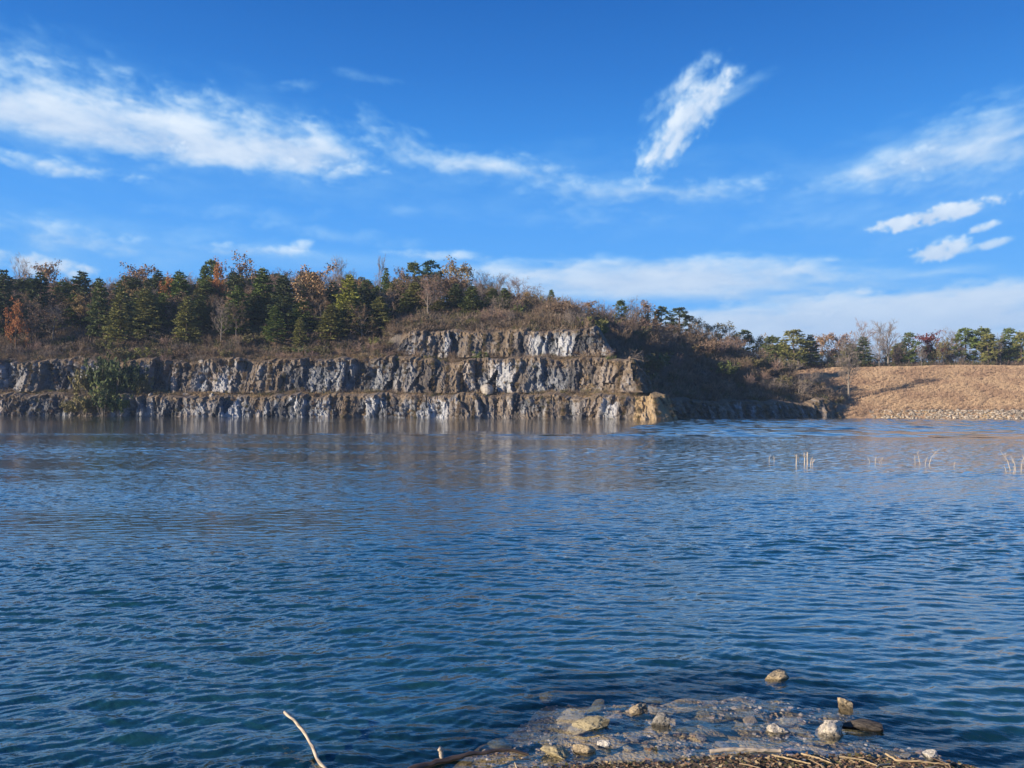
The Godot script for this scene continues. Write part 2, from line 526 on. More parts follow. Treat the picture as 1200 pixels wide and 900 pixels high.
	tag(obj(called, flat.mesh(mats["rock"])), label, "cliff", "blasted rock faces of the quarry", "structure")

# ------------------------------------------------------------------ water
var waves := []
var gust := FastNoiseLite.new()
var warp := FastNoiseLite.new()
var patch_rows := []
var patch_xs: PackedFloat32Array
var patch_zs: PackedFloat32Array
var patch_min := 0.0

func bank(x: float, z: float) -> float:
	var zs := table(BANK_SHORE, x)
	var d := zs - z
	var sd := maxf((zs - table(BANK_SHELF, x)) * (1.0 + noise_b.get_noise_2d(x * 9.0 + 40.0, z * 9.0) * 0.9) + noise_b.get_noise_2d(x * 4.0 - 70.0, z * 4.0) * 0.5, 0.03)
	var y: float
	var rough := noise_b.get_noise_2d(x * 22.0, z * 22.0)
	var lump := noise_b.get_noise_2d(x * 60.0 + 90.0, z * 60.0)
	if d < 0.0:
		y = -d * 0.12 + minf(-d, 0.3) * rough * 0.2
	elif d < sd:
		y = -0.035 * minf(1.0, d * 8.0) - 0.04 * d - 0.13 * (d / sd) * (d / sd) + rough * 0.1 * minf(1.0, d * 1.6) + lump * 0.05 * minf(1.0, d * 3.0)
	else:
		y = -0.035 * minf(1.0, sd * 8.0) - 0.04 * sd - 0.13 - (d - sd) * 0.32 - (d - sd) * (d - sd) * 0.3 + rough * 0.1 * minf(1.0, sd * 1.6) + lump * 0.05
	return maxf(y, -6.0)

const BANK_SHORE := [[-40.0, -3.0], [-4.0, -4.1], [-1.5, -4.3], [-0.3, -4.68], [0.3, -4.8], [1.0, -4.88], [1.7, -4.98], [2.3, -4.96], [2.7, -4.88], [3.0, -4.7], [4.0, -4.3], [40.0, -3.0]]
const BANK_SHELF := [[-40.0, -3.2], [-1.5, -4.4], [-0.5, -4.85], [0.0, -5.6], [0.35, -6.4], [1.0, -6.5], [1.6, -6.35], [2.2, -6.3], [2.6, -5.9], [3.0, -5.3], [4.0, -4.6], [40.0, -3.2]]

func zone_amp(x: float, z: float) -> float:
	# sheltered water lies calmer under the cliffs and in front of the field, wind-ruffled in the middle
	var wobble := gust.get_noise_2d(x * 0.35, z * 1.4)
	var a := 0.75 + gust.get_noise_2d(x * 0.5, z * 1.3) * 0.9
	a *= lerpf(1.0, 0.5, smoothstep(-8.0, -26.0, z))
	if x > 4.0:
		var k := smoothstep(4.0, 18.0, x + z * -0.05)
		var calm := smoothstep(-24.0, -30.0, z + wobble * 8.0) * (1.0 - smoothstep(-52.0, -62.0, z + wobble * 8.0))
		a = lerpf(a, 0.4, k * calm)
	if z > -8.0:
		var deep := -bank(x, z)
		a *= lerpf(0.55, 1.0, smoothstep(0.02, 0.3, deep))
	return maxf(a, 0.2)

func wave_row(j: int) -> void:
	var z := patch_zs[j]
	var out_v := PackedVector3Array()
	var out_n := PackedVector3Array()
	for x in patch_xs:
		var wx := x + warp.get_noise_2d(x * 1.0, z * 1.0) * 0.35
		var wz := z + warp.get_noise_2d(x * 1.0 + 200.0, z * 1.0 + 90.0) * 0.2
		var h := 0.0
		var hx := 0.0
		var hz := 0.0
		for w in waves:
			if w[4] < patch_min: break
			var ph: float = w[0] * wx + w[1] * wz + w[2]
			var sn: float = sin(ph)
			var e: float = w[3] * (1.0 + 0.35 * sn)         # crests a little sharper than troughs
			h += e * sn
			var cs: float = cos(ph) * (w[3] * (1.0 + 0.7 * sn))
			hx += cs * w[0]
			hz += cs * w[1]
		var a := zone_amp(x, z)
		out_v.append(Vector3(x, h * a, z))
		out_n.append(Vector3(-hx * a, 1.0, -hz * a).normalized())
	patch_rows[j] = [out_v, out_n]

func water_patch(am: ArrayMesh, x0: float, x1: float, dx: float, z0: float, z1: float, dz: float, shortest: float, m: Material, clear := []) -> void:
	patch_xs = steps(x0, x1, dx)
	patch_zs = steps(z0, z1, dz)
	patch_min = shortest
	patch_rows = []
	patch_rows.resize(patch_zs.size())
	for j in patch_zs.size():
		wave_row(j)
	var v := PackedVector3Array()
	var n := PackedVector3Array()
	var uv := PackedVector2Array()
	var ix := PackedInt32Array()
	for r in patch_rows:
		v.append_array(r[0])
		n.append_array(r[1])
	for p in v:
		uv.append(ripple_uv(p))
	var w := patch_xs.size()
	ix.resize((w - 1) * (patch_zs.size() - 1) * 6)
	var k := 0
	for j in patch_zs.size() - 1:
		for i in w - 1:
			var a := j * w + i
			ix[k] = a; ix[k + 1] = a + 1; ix[k + 2] = a + w
			ix[k + 3] = a + 1; ix[k + 4] = a + w + 1; ix[k + 5] = a + w
			k += 6
	if clear.is_empty():
		water_surface(am, v, n, uv, ix, m)
		return
	var parts := [PackedInt32Array(), PackedInt32Array(), PackedInt32Array(), PackedInt32Array(), PackedInt32Array()]
	for j in patch_zs.size() - 1:
		for i in w - 1:
			var q := (j * (w - 1) + i) * 6
			var deep := -bank(patch_xs[i], patch_zs[j]) + 0.07 * gust.get_noise_2d(patch_xs[i] * 60.0, patch_zs[j] * 60.0) + rng.randf_range(-0.03, 0.03)
			var band := 4
			if deep < 0.17: band = 0
			elif deep < 0.25: band = 1
			elif deep < 0.34: band = 2
			elif deep < 0.46: band = 3
			for t in 6: parts[band].append(ix[q + t])
	for band in 5:
		water_surface(am, v, n, uv, parts[band], m if band == 4 else clear[band])

func ripple_uv(p: Vector3) -> Vector2:
	return Vector2((p.x * 0.94 + p.z * 0.34) / 7.0, (-p.x * 0.34 + p.z * 0.94) / 2.6)

func water_surface(am: ArrayMesh, v: PackedVector3Array, n: PackedVector3Array, uv: PackedVector2Array, ix: PackedInt32Array, m: Material) -> void:
	if ix.is_empty(): return
	var arr := []
	arr.resize(Mesh.ARRAY_MAX)
	arr[Mesh.ARRAY_VERTEX] = v; arr[Mesh.ARRAY_NORMAL] = n; arr[Mesh.ARRAY_TEX_UV] = uv; arr[Mesh.ARRAY_INDEX] = ix
	am.add_surface_from_arrays(Mesh.PRIMITIVE_TRIANGLES, arr)
	am.surface_set_material(am.get_surface_count() - 1, m)

func far_line(x: float, z: float) -> float:              # beyond this the water lies calm in the lee of the cliffs
	return lerpf(-74.0, -420.0, smoothstep(9.0, 26.0, x * 75.0 / -z)) + gust.get_noise_2d(x * 0.12, z * 0.1) * 22.0 + gust.get_noise_2d(x * 1.1, z * 1.1) * 9.0

func far_water(am: ArrayMesh, ms: Array) -> void:
	# the open water beyond the near waves: wind chop that dies out in the lee
	var chop := []
	for k in 8:
		var l := 1.9 * pow(2.6, k / 7.0)
		var dir := deg_to_rad(72.0 + rng.randfn(0.0, 20.0))
		chop.append([TAU / l * cos(dir), TAU / l * sin(dir), rng.randf() * TAU, 0.065 * l / TAU])
	var xs := steps(-330.0, 345.0, 1.25)
	var zs := steps(-305.0, -70.0, 0.5)
	var ixs := [PackedInt32Array(), PackedInt32Array(), PackedInt32Array()]
	var v := PackedVector3Array()
	var n := PackedVector3Array()
	var uv := PackedVector2Array()
	var rough := PackedFloat32Array()
	for z in zs:
		for x in xs:
			var d := z - far_line(x, z)
			var a := smoothstep(-5.0, 8.0, d) * (0.8 + gust.get_noise_2d(x * 0.5, z * 0.8) * 0.9)
			rough.append(d)
			var h := 0.0
			var hx := 0.0
			var hz := 0.0
			if a > 0.01 and absf(x) < -z * 0.85 + 20.0:
				for w in chop:
					var ph: float = w[0] * x + w[1] * z + w[2]
					h += sin(ph) * w[3]
					var cs: float = cos(ph) * w[3]
					hx += cs * w[0]
					hz += cs * w[1]
			v.append(Vector3(x, h * a, z))
			n.append(Vector3(-hx * a, 1.0, -hz * a).normalized())
			uv.append(ripple_uv(v[-1]))
	var w := xs.size()
	for j in zs.size() - 1:
		for i in w - 1:
			var q := j * w + i
			var k := 0 if rough[q] > 4.0 else (1 if rough[q] > -6.0 else 2)
			for t in [q, q + 1, q + w, q + 1, q + w + 1, q + w]:
				ixs[k].append(t)
	for k in 3:
		water_surface(am, v, n, uv, ixs[k], ms[k])

const TREES := [
		["pine", -189.3, -285, 54.4, 11.0, "dark", "dark wide pine at the far left end of the ridge"],
		["pine", -178.7, -290, 54.4, 11.0, "dark", "dark pine standing between the left end and the two orange tops"],
		["bare", -211.9, -330, 66.8, 10.0, "tan", "pale leafless tree crown poking over dark pines at the left end"],
		["oak", -197.5, -325, 65.5, 13.0, "rust", "broad orange-tan oak rising above the dark left pines"],
		["oak", -177.1, -274, 39.8, 7.0, "orange", "bright orange young tree on the slope above the left bench"],
		["oak", -173.5, -277, 41.5, 8.0, "brown", "brown thinning tree touching the bright orange young tree"],
		["pine", -166.0, -295, 55.7, 12.0, "dark", "dark layered pine with a gap of sky on its left"],
		["pine", -152.8, -284, 51.2, 9.0, "mid", "green pine just right of the layered pine by the sky gap"],
		["pine", -142.2, -279, 45.4, 12.0, "olive", "sunlit olive pine with a broad rounded outline in the front row"],
		["oak", -158.7, -325, 64.9, 14.0, "rust", "tan-orange oak top behind the olive front pines"],
		["pine", -133.7, -280, 46.5, 13.0, "olive", "widest olive pine beside the broad rounded olive pine"],
		["pine", -143.7, -310, 58.9, 9.0, "dark", "dark blue-green pine right of the tan-orange oak top"],
		["oak", -134.6, -300, 53.7, 7.0, "orange", "small yellow-orange crown wedged among green pines"],
		["pine", -126.5, -292, 55.3, 11.0, "green", "tall bright green pine beside the small yellow-orange crown"],
		["pine", -117.4, -277, 43.3, 10.0, "olive", "short layered pine in front of the tall bright green pine"],
		["loblolly", -125.9, -320, 65.5, 10.0, "green", "round-topped green pine standing highest near the orange crowns"],
		["oak", -118.5, -310, 61.5, 7.0, "orange", "orange crown touching the round-topped highest pine"],
		["pine", -108.9, -300, 56.5, 10.0, "dark", "dark round pine beneath the wide orange crown"],
		["pine", -100.3, -280, 47.9, 11.0, "green", "green pine with a light tip next to a grey leafless tree"],
		["bare", -103.9, -274, 41.4, 8.0, "grey", "grey leafless tree at the front of the green pines"],
		["oak", -114.1, -325, 66.2, 15.0, "rust", "wide orange crown on the skyline beside the round-topped pine"],
		["pine", -94.6, -290, 56.1, 12.0, "green", "full green pine right of the wide orange skyline crown"],
		["pine", -84.4, -283, 52.3, 13.0, "dark", "broad dark pine just left of the big orange-brown oak"],
		["oak", -74.0, -284, 55.7, 17.0, "rust", "big orange-brown oak, largest of the autumn trees on the ridge"],
		["pine", -74.6, -270, 34.9, 6.0, "olive", "small olive pine at the foot of the big orange-brown oak"],
		["pine", -68.0, -290, 51.0, 9.0, "mid", "green pine immediately right of the big orange-brown oak"],
		["pine", -59.6, -279, 52.0, 11.0, "yellow", "yellow-green layered pine, brightest of the evergreens"],
		["pine", -55.5, -287, 49.9, 11.0, "dark", "dark pine in the shade right of the yellow-green pine"],
		["bare", -73.5, -325, 66.7, 8.0, "grey", "thin grey tree top above the yellow-green pine"],
		["bare", -56.1, -325, 67.2, 5.0, "grey", "tall spindly leafless tree spiking above the skyline"],
		["pine", -52.7, -320, 61.9, 6.0, "green", "narrow green pine next to the tall spindly leafless tree"],
		["oak", -45.2, -315, 60.3, 10.0, "brown", "brown-leaved oak left of the two dark round pines"],
		["loblolly", -41.6, -325, 65.8, 9.0, "mid", "left one of the two dark round pines on the skyline"],
		["loblolly", -34.1, -320, 65.2, 12.0, "blue", "fuller right one of the two dark round pines on the skyline"],
		["oak", -22.6, -318, 65.2, 17.0, "gold", "golden-brown domed oak at the right end of the high skyline"],
		["pine", -39.8, -285, 46.1, 8.0, "mid", "small dark pine standing among brown brush above the upper rock face"],
		["pine", -26.6, -283, 44.3, 8.0, "olive", "small olive pine below the golden-brown domed oak"],
		["bare", -12.7, -320, 59.9, 11.0, "grey", "grey leafless tree beside the golden-brown domed oak"],
		["bare", -5.5, -318, 58.9, 11.0, "brown", "brownish leafless tree second past the golden-brown domed oak"],
		["bare", 2.3, -315, 56.9, 11.0, "pink", "pinkish leafless tree at the shoulder where the skyline starts falling"],
		["bare", 9.5, -310, 52.6, 9.0, "brown", "leafless tree just before the thin green sapling pine"],
		["pine", 15.7, -310, 51.6, 5.0, "green", "thin green sapling pine alone among leafless trees"],
		["pine", 22.3, -305, 46.1, 4.0, "yellow", "tiny yellow-green pine on the falling crest"],
		["loblolly", 45.2, -318, 48.8, 6.0, "green", "small round green pine on the crest of bushes"],
		["oak", 31.1, -312, 47.5, 9.0, "rust", "rusty low tree on the crest left of the small round green pine"],
		["oak", 55.4, -318, 48.1, 10.0, "rust", "rusty tree on the crest right of the small round green pine"],
		["bare", 49.8, -316, 48.5, 8.0, "grey", "pale grey leafless tree between two rusty crest trees"],
		["loblolly", 62.6, -322, 46.9, 7.0, "mid", "dark pine beside the rusty crest tree, left of the big dark pine"],
		["loblolly", 69.7, -320, 45.9, 12.0, "dark", "big dark round pine at the end of the crest"],
		["oak", 77.3, -322, 41.6, 9.0, "gold", "olive-gold tree just below the big dark round pine"],
		["oak", 85.1, -326, 40.6, 10.0, "olivegold", "second olive-gold tree down the slope past the big dark pine"],
		["oak", 92.8, -330, 39.6, 10.0, "olivegold", "third olive-gold tree down the slope past the big dark pine"],
		["loblolly", 101.2, -335, 38.4, 9.0, "mid", "dark green tree near the low end of the slope crest"],
		["oak", 107.4, -338, 37.2, 10.0, "gold", "golden bushy tree near the low end of the slope crest"],
		["loblolly", 130.5, -385, 40.8, 11.0, "mid", "dark green pine starting the tree row behind the field"],
		["loblolly", 136.4, -372, 42.5, 16.0, "olive", "rounded olive tree at the left end of the field"],
		["pine", 146.2, -376, 40.4, 10.0, "dark", "dark pine beside the rounded olive tree at the field"],
		["oak", 157.3, -390, 42.7, 13.0, "rust", "rust-pink tree behind the dark pine at the field"],
		["oak", 166.9, -392, 43.9, 14.0, "pink", "pink-brown tree behind the lone leafless tree"],
		["bare", 177.8, -390, 47.6, 12.0, "pink", "tall pinkish leafless tree between field pines"],
		["pine", 172.1, -376, 39.7, 10.0, "dark", "dark pine below the tall pinkish leafless tree"],
		["bare", 183.9, -376, 46.5, 16.0, "grey", "tall pale grey tree, widest leafless crown behind the field"],
		["bare", 177.8, -372, 40.2, 9.0, "grey", "short pale leafless tree at the field edge by the tall grey one"],
		["loblolly", 195.4, -378, 42.1, 9.0, "green", "green pine between the tall grey tree and the dark red oak"],
		["oak", 210.5, -388, 43.6, 16.0, "red", "dark red oak behind the field"],
		["bare", 219.1, -385, 43.4, 12.0, "brown", "brown leafless tree right of the dark red oak"],
		["oak", 211.0, -376, 37.4, 10.0, "olivegold", "dull olive tree in front of the dark red oak's right side"],
		["loblolly", 224.3, -380, 45.0, 12.0, "green", "tall green pine with bare stem right of the dark red oak"],
		["loblolly", 234.8, -384, 45.5, 11.0, "mid", "second tall green pine in the right-hand field pines"],
		["loblolly", 231.6, -374, 41.4, 10.0, "olive", "lower olive pine in front of the second tall field pine"],
		["loblolly", 245.9, -380, 44.7, 10.0, "green", "tall pine with pale stem near the right edge of the field"],
		["loblolly", 249.1, -376, 42.6, 10.0, "olive", "olive pine with pale stem at the far right of the field"],
		["bare", 237.8, -374, 40.6, 7.0, "grey", "thin pale leafless tree among the right-hand field pines"],
		["lone", 136.6, -312, 30.9, 11.0, "grey", "lone leafless tree standing in the tan field above the water"],
]
const ROCKS := [
		[2.221, -6.455, 0.284, 0.126, 0.50, 0, "tan", "long tan rock farthest out in the shallows"],
		[2.502, -5.852, 0.177, 0.111, 0.70, -25, "tan", "tan rock tilted out of the water above the big pale boulder"],
		[2.221, -5.411, 0.257, 0.128, 0.70, 0, "pale", "big pale boulder with a shaded wet foot at the waterline"],
		[2.460, -5.474, 0.291, 0.076, 0.50, 0, "dark", "dark low rock lying against the big pale boulder"],
		[1.851, -5.386, 0.158, 0.079, 0.70, 0, "pale", "pale rock with dark specks left of the big pale boulder"],
		[0.615, -5.148, 0.090, 0.078, 0.80, 0, "white", "small whitish rock near the dark submerged branch"],
		[0.777, -5.147, 0.091, 0.042, 0.70, 0, "yellow", "small yellowish stone beside the small whitish rock"],
		[0.552, -5.454, 0.278, 0.063, 0.70, 12, "yellow", "broad yellow-tan slab awash in the shallows"],
		[0.914, -5.749, 0.202, 0.067, 0.80, 20, "tan", "flat tan slab awash behind the round shadowed rock"],
		[1.065, -5.526, 0.156, 0.104, 0.80, 0, "grey", "round rock with a shadowed right side"],
		[0.308, -5.004, 0.232, 0.069, 0.60, -8, "yellow", "mossy yellowish rock at the tip of the dark branch"],
		[0.465, -5.058, 0.188, 0.065, 0.60, -5, "tan", "flat tan rock beside the mossy yellowish rock"],
		[0.277, -6.143, 0.171, 0.064, 0.80, 0, "moss", "mossy rock under the water farthest from the bank"],
		[2.005, -5.664, 0.125, 0.056, 0.80, 0, "yellow", "small yellowish stone between pale rock and long tan rock"],
		[1.215, -5.641, 0.067, 0.054, 0.80, 0, "tan", "pebble-sized tan stone right of the round shadowed rock"],
		[2.692, -5.018, 0.086, 0.073, 0.80, 0, "white", "white pebble alone at the right end of the bank"],
		[1.829, -5.140, 0.114, 0.057, 0.80, 10, "pink", "pinkish white stone at the end of the driftwood stick"],
		[2.590, -5.115, 0.080, 0.040, 0.80, 0, "yellow", "small pale stone left of the white pebble"],
		[2.093, -5.125, 0.167, 0.045, 0.70, 0, "grey", "flat blue-grey stone awash below the big pale boulder"],
		[1.616, -5.763, 0.097, 0.035, 0.80, 0, "moss", "small brown stone awash left of the long tan rock"],
		[1.316, -5.386, 0.103, 0.039, 0.80, 0, "grey", "flat grey stone awash left of the pale rock"],
		[2.874, -5.922, 0.198, 0.038, 0.60, 0, "moss", "low brown stone just breaking the surface right of the tilted rock"],
		[3.271, -6.383, 0.083, 0.033, 0.70, 0, "pink", "little pinkish stone breaking the surface far right"],
		[0.431, -5.724, 0.225, 0.046, 0.90, 15, "yellow", "low yellow-tan slab left of the broad slab awash"],
		[0.721, -5.651, 0.171, 0.039, 0.90, 10, "tan", "thin tan ledge between the broad slab and the flat slab"],
		[1.246, -5.567, 0.198, 0.040, 0.80, -5, "moss", "mossy ledge right of the round shadowed rock"],
		[1.104, -6.095, 0.158, 0.036, 0.80, 0, "moss", "small mossy stone awash farthest out above the flat slab"],
		[0.659, -5.972, 0.181, 0.035, 0.80, 20, "moss", "dull mossy stone awash above the broad yellow-tan slab"],
		[-0.047, -5.274, 0.207, 0.036, 0.80, 0, "moss", "long brown sunken stone near the dark branch"],
		[1.440, -5.276, 0.152, 0.032, 0.80, 0, "grey", "grey ledge stone beside the driftwood stick"],
		[0.856, -5.376, 0.139, 0.038, 0.80, 0, "grey", "grey stone awash above the small yellowish stone"],
		[1.993, -5.976, 0.131, 0.029, 0.80, 0, "moss", "brown stone barely breaking the surface below the long tan rock"],
		[1.732, -5.678, 0.151, 0.034, 0.70, 10, "tan", "low tan ledge stone between round rock and pale rock"],
]
# gully bushes: x, distance behind the waterline, height, width, tint, how far below the ledge they root
const GULLY := [[-145.0, -0.8, 7.0, 7.0, "olivegold", 6.0], [-139.0, -1.6, 9.5, 9.0, "olivegold", 5.5], [-133.0, -1.8, 10.5, 9.0, "dark", 6.0], [-128.0, -1.0, 8.5, 7.0, "mid", 5.0], [-143.0, 3.6, 12.0, 8.0, "olivegold", 0.3], [-138.0, 4.0, 16.0, 10.0, "dark", 0.3], [-132.0, 3.8, 17.0, 11.0, "dark", 0.3], [-127.0, 4.0, 14.0, 8.0, "dark", 0.3], [-135.0, 2.8, 11.0, 9.0, "mid", 0.3], [-123.0, 4.5, 9.0, 6.0, "olivegold", 0.3], [-129.0, 14.0, 6.5, 9.0, "olive", 0.3], [-122.0, 15.0, 5.0, 7.0, "olivegold", 0.3], [-136.0, 14.0, 6.0, 8.0, "olivegold", 0.3]]
# dead stems: x, z, stems of [offset, height, lean, radius], label
const STEMS := [
	[12.05, -32.4, [[-0.12, 0.55, 0.02, 0.028], [0.02, 0.42, -0.03, 0.02]], "two stout pale dead stems, tallest pair of the left group in the water"],
	[12.42, -32.5, [[-0.1, 0.62, 0.03, 0.03], [0.04, 0.66, -0.02, 0.035], [0.14, 0.4, 0.12, 0.025], [0.2, 0.3, 0.14, 0.02]], "thick clump of four pale dead stems in the water"],
	[11.4, -34.2, [[0.0, 0.4, 0.05, 0.014], [0.25, 0.35, -0.03, 0.012]], "two thin dead stems left of the stout pair in the water"],
	[15.85, -33.7, [[-0.2, 0.3, -0.1, 0.014], [0.0, 0.36, 0.05, 0.016], [0.15, 0.28, 0.2, 0.013], [0.3, 0.34, 0.04, 0.012]], "low spray of thin dead stems between the clump and the forked stems"],
	[17.5, -32.8, [[-0.35, 0.5, -0.05, 0.014], [-0.1, 0.7, -0.2, 0.017], [0.05, 0.45, 0.1, 0.014], [0.15, 0.8, 0.5, 0.02]], "forked pale dead stems leaning right in the water"],
	[17.95, -31.3, [[0.0, 0.3, 0.02, 0.013]], "single short dead stem in front of the forked stems"],
	[18.55, -28.6, [[-0.2, 0.35, -0.15, 0.016], [0.0, 0.3, 0.1, 0.016]], "two short dead stems beside the tall leaning stem in the water"],
	[19.2, -29.6, [[0.0, 0.95, -0.45, 0.02], [0.15, 0.7, -0.2, 0.018], [0.3, 0.55, 0.15, 0.016], [0.5, 0.75, -0.1, 0.018]], "tall leaning pale dead stems, last group on the field side of the water"],
]

# ------------------------------------------------------------------ trees
func unit(r: RandomNumberGenerator) -> Vector3:
	var y := r.randf_range(-1.0, 1.0)
	var a := r.randf() * TAU
	var s := sqrt(1.0 - y * y)
	return Vector3(cos(a) * s, y, sin(a) * s)

func tuft(g: Geo, r: RandomNumberGenerator, p: Vector3, out: Vector3, k: int, size: float, flat: float) -> void:
	for i in k:
		var d := (out * 0.7 + unit(r) * Vector3(1, flat, 1)).normalized()
		var side := d.cross(unit(r) + Vector3(0, 0.25, 0)).normalized()
		var b := r.randf_range(0.72, 1.28)
		g.leaf(p + unit(r) * Vector3(0.35, 0.14, 0.35) * size, d * size * r.randf_range(0.7, 1.2), side * size * r.randf_range(0.3, 0.48), Color(b, b * r.randf_range(0.94, 1.04), b))

func limb(g: Geo, r: RandomNumberGenerator, p: Vector3, d: Vector3, l: float, r0: float, r1: float, sides: int, up: float, wig := 0.18) -> PackedVector3Array:
	var pts := PackedVector3Array([p])
	var rad := PackedFloat32Array([r0])
	for i in 3:
		d = (d + unit(r) * wig + Vector3.UP * up).normalized()
		p += d * l / 3.0
		pts.append(p)
		rad.append(lerpf(r0, r1, (i + 1) / 3.0))
	g.tube(pts, rad, sides, Color(1, 1, 1) * r.randf_range(0.85, 1.15))
	return pts

func make_pine(r: RandomNumberGenerator) -> Array:      # layered boughs, 20 m by 10 m
	var t := Geo.new()
	var c := Geo.new()
	var lean := Vector3(r.randf_range(-0.3, 0.3), 0, r.randf_range(-0.3, 0.3))
	t.tube(PackedVector3Array([Vector3(0, -0.6, 0), Vector3(0, 6, 0) + lean * 0.6, Vector3(0, 13, 0) + lean, Vector3(0, 19.6, 0)]), PackedFloat32Array([0.3, 0.22, 0.13, 0.02]), 7, Color(1, 1, 1))
	var y := r.randf_range(1.6, 3.0)
	var lopside := r.randf() * TAU
	while y < 19.5:
		var f := (y - 2.0) / 17.6
		var reach := 5.0 * pow(1.0 - f, 0.72) * (0.62 + 0.38 * smoothstep(0.0, 0.28, f)) * r.randf_range(0.72, 1.18) + 0.3
		var k := r.randi_range(4, 6)
		var a0 := r.randf() * TAU
		for i in k:
			var a := a0 + TAU * (i + r.randf_range(-0.3, 0.3)) / k
			var l := reach * r.randf_range(0.65, 1.15) * (1.0 + 0.16 * cos(a - lopside))
			var rise := lerpf(-0.05, 0.75, f) + r.randf_range(-0.15, 0.18)
			var d := Vector3(cos(a), rise, sin(a)).normalized()
			var s := Vector3(0, y, 0) + lean * f
			t.tube(PackedVector3Array([s, s + d * l * 0.9]), PackedFloat32Array([0.07, 0.015]), 3, Color(0.9, 0.9, 0.9))
			var m := int(l / 0.62) + 1
			for q in m:
				var e := lerpf(0.3, 1.0, float(q + 1) / m)
				var p := s + d * l * e + Vector3(0, -0.25 * e * e * l * 0.3, 0)
				tuft(c, r, p, Vector3(d.x, 0.18, d.z), 7, 0.95, 0.35)
				if e > 0.45 and l > 1.6:
					var sd := Vector3(-d.z, 0, d.x) * (0.5 * l * 0.32) * (1.0 if q % 2 == 0 else -1.0)
					tuft(c, r, p + sd, Vector3(d.x, 0.15, d.z) + sd.normalized() * 0.7, 6, 0.9, 0.35)
		y += r.randf_range(0.72, 1.12)
	tuft(c, r, Vector3(0, 19.4, 0), Vector3.UP, 6, 0.7, 1.0)
	return [t.mesh(mats["bark"]), c.mesh()]

func make_loblolly(r: RandomNumberGenerator) -> Array:  # clear stem below, rounded clumps on top, 18 m by 9 m
	var t := Geo.new()
	var c := Geo.new()
	t.tube(PackedVector3Array([Vector3(0, -0.6, 0), Vector3(0.15, 6, 0.1), Vector3(-0.1, 12, 0), Vector3(0, 17, 0)]), PackedFloat32Array([0.3, 0.24, 0.15, 0.04]), 7, Color(1, 1, 1))
	for i in 54:
		var f := pow(r.randf(), 0.8)
		var y := lerpf(3.4, 17.2, f)
		var a := i * 2.4 + r.randf_range(-0.4, 0.4)
		var shape := sin(clampf((y - 2.0) / 16.6, 0.0, 1.0) * PI * 0.9 + 0.25)
		var l := 4.2 * shape * r.randf_range(0.55, 1.1)
		var d := Vector3(cos(a), r.randf_range(0.05, 0.6), sin(a)).normalized()
		var p := Vector3(0, y - 0.6, 0)
		t.tube(PackedVector3Array([p, p + d * l]), PackedFloat32Array([0.08, 0.02]), 3, Color(0.9, 0.9, 0.9))
		for q in 6:
			var o := p + d * l * r.randf_range(0.72, 1.08) + unit(r) * Vector3(0.85, 0.5, 0.85)
			tuft(c, r, o, d + Vector3.UP * 0.5, 9, 0.85, 0.8)
	for q in 8:
		tuft(c, r, Vector3(0, 17, 0) + unit(r) * 0.9, Vector3.UP, 8, 0.7, 0.9)
	return [t.mesh(mats["bark"]), c.mesh()]

func grow(t: Geo, tips: Array, r: RandomNumberGenerator, p: Vector3, d: Vector3, l: float, rad: float, level: int, last: int, up: float) -> void:
	var pts := limb(t, r, p, d, l, rad, rad * 0.5, 5 if level < 2 else 3, up)
	if level == last:
		tips.append([pts[3], (pts[3] - pts[2]).normalized()])
		return
	var k := 4 if level < 2 else 3
	for i in k:
		var e := lerpf(0.45, 1.0, float(i) / (k - 1))
		var at := pts[0].lerp(pts[3], e) if e < 0.99 else pts[3]
		if e < 0.99: at = pts[1].lerp(pts[2], e) if e < 0.8 else pts[2].lerp(pts[3], 0.5)
		var dd := ((pts[3] - pts[1]).normalized() + unit(r) * 0.85).normalized()
		grow(t, tips, r, at, dd, l * r.randf_range(0.58, 0.8), rad * 0.52, level + 1, last, up)

func skeleton(r: RandomNumberGenerator, tips: Array, h: float, clear: float, last: int) -> Geo:
	var t := Geo.new()
	t.tube(PackedVector3Array([Vector3(0, -0.6, 0), Vector3(r.randf_range(-0.2, 0.2), h * 0.3, 0), Vector3(r.randf_range(-0.4, 0.4), h * 0.62, r.randf_range(-0.3, 0.3))]), PackedFloat32Array([0.3, 0.22, 0.12]), 7, Color(1, 1, 1))
	var k := 8
	for i in k:
		var y := lerpf(h * clear, h * 0.62, float(i) / (k - 1))
		var a := i * 2.4 + r.randf_range(-0.5, 0.5)
		var slope := lerpf(0.35, 1.6, float(i) / (k - 1))
		grow(t, tips, r, Vector3(0, y, 0), Vector3(cos(a), slope, sin(a)).normalized(), h * r.randf_range(0.2, 0.27), 0.11, 1, last, 0.1)
	return t

func make_oak(r: RandomNumberGenerator, leaves: int) -> Array:   # rounded crown with gaps, about 15 m by 11 m
	var tips := []
	var t := skeleton(r, tips, 14.0, 0.22, 3)
	var c := Geo.new()
	for tip in tips:
		if r.randf() < 0.12: continue
		for i in leaves:
			var p: Vector3 = tip[0] + unit(r) * r.randf_range(0.1, 1.15)
			var d := unit(r)
			var b := r.randf_range(0.65, 1.35)
			c.leaf(p, d * 0.46, d.cross(unit(r)).normalized() * 0.36, Color(b, b * r.randf_range(0.88, 1.1), b))
	return [t.mesh(mats["bark"]), c.mesh()]

func twigs(c: Geo, r: RandomNumberGenerator, p: Vector3, d: Vector3, l: float, w: float) -> void:
	var e := p + d * l
	var b := Color(1, 1, 1) * r.randf_range(0.8, 1.2)
	c.ribbon(p, e, w, unit(r), b)
	for i in 3:
		var q := p.lerp(e, r.randf_range(0.25, 0.95))
		c.ribbon(q, q + (d + unit(r) * 0.8).normalized() * l * 0.7, w * 0.8, unit(r), b)

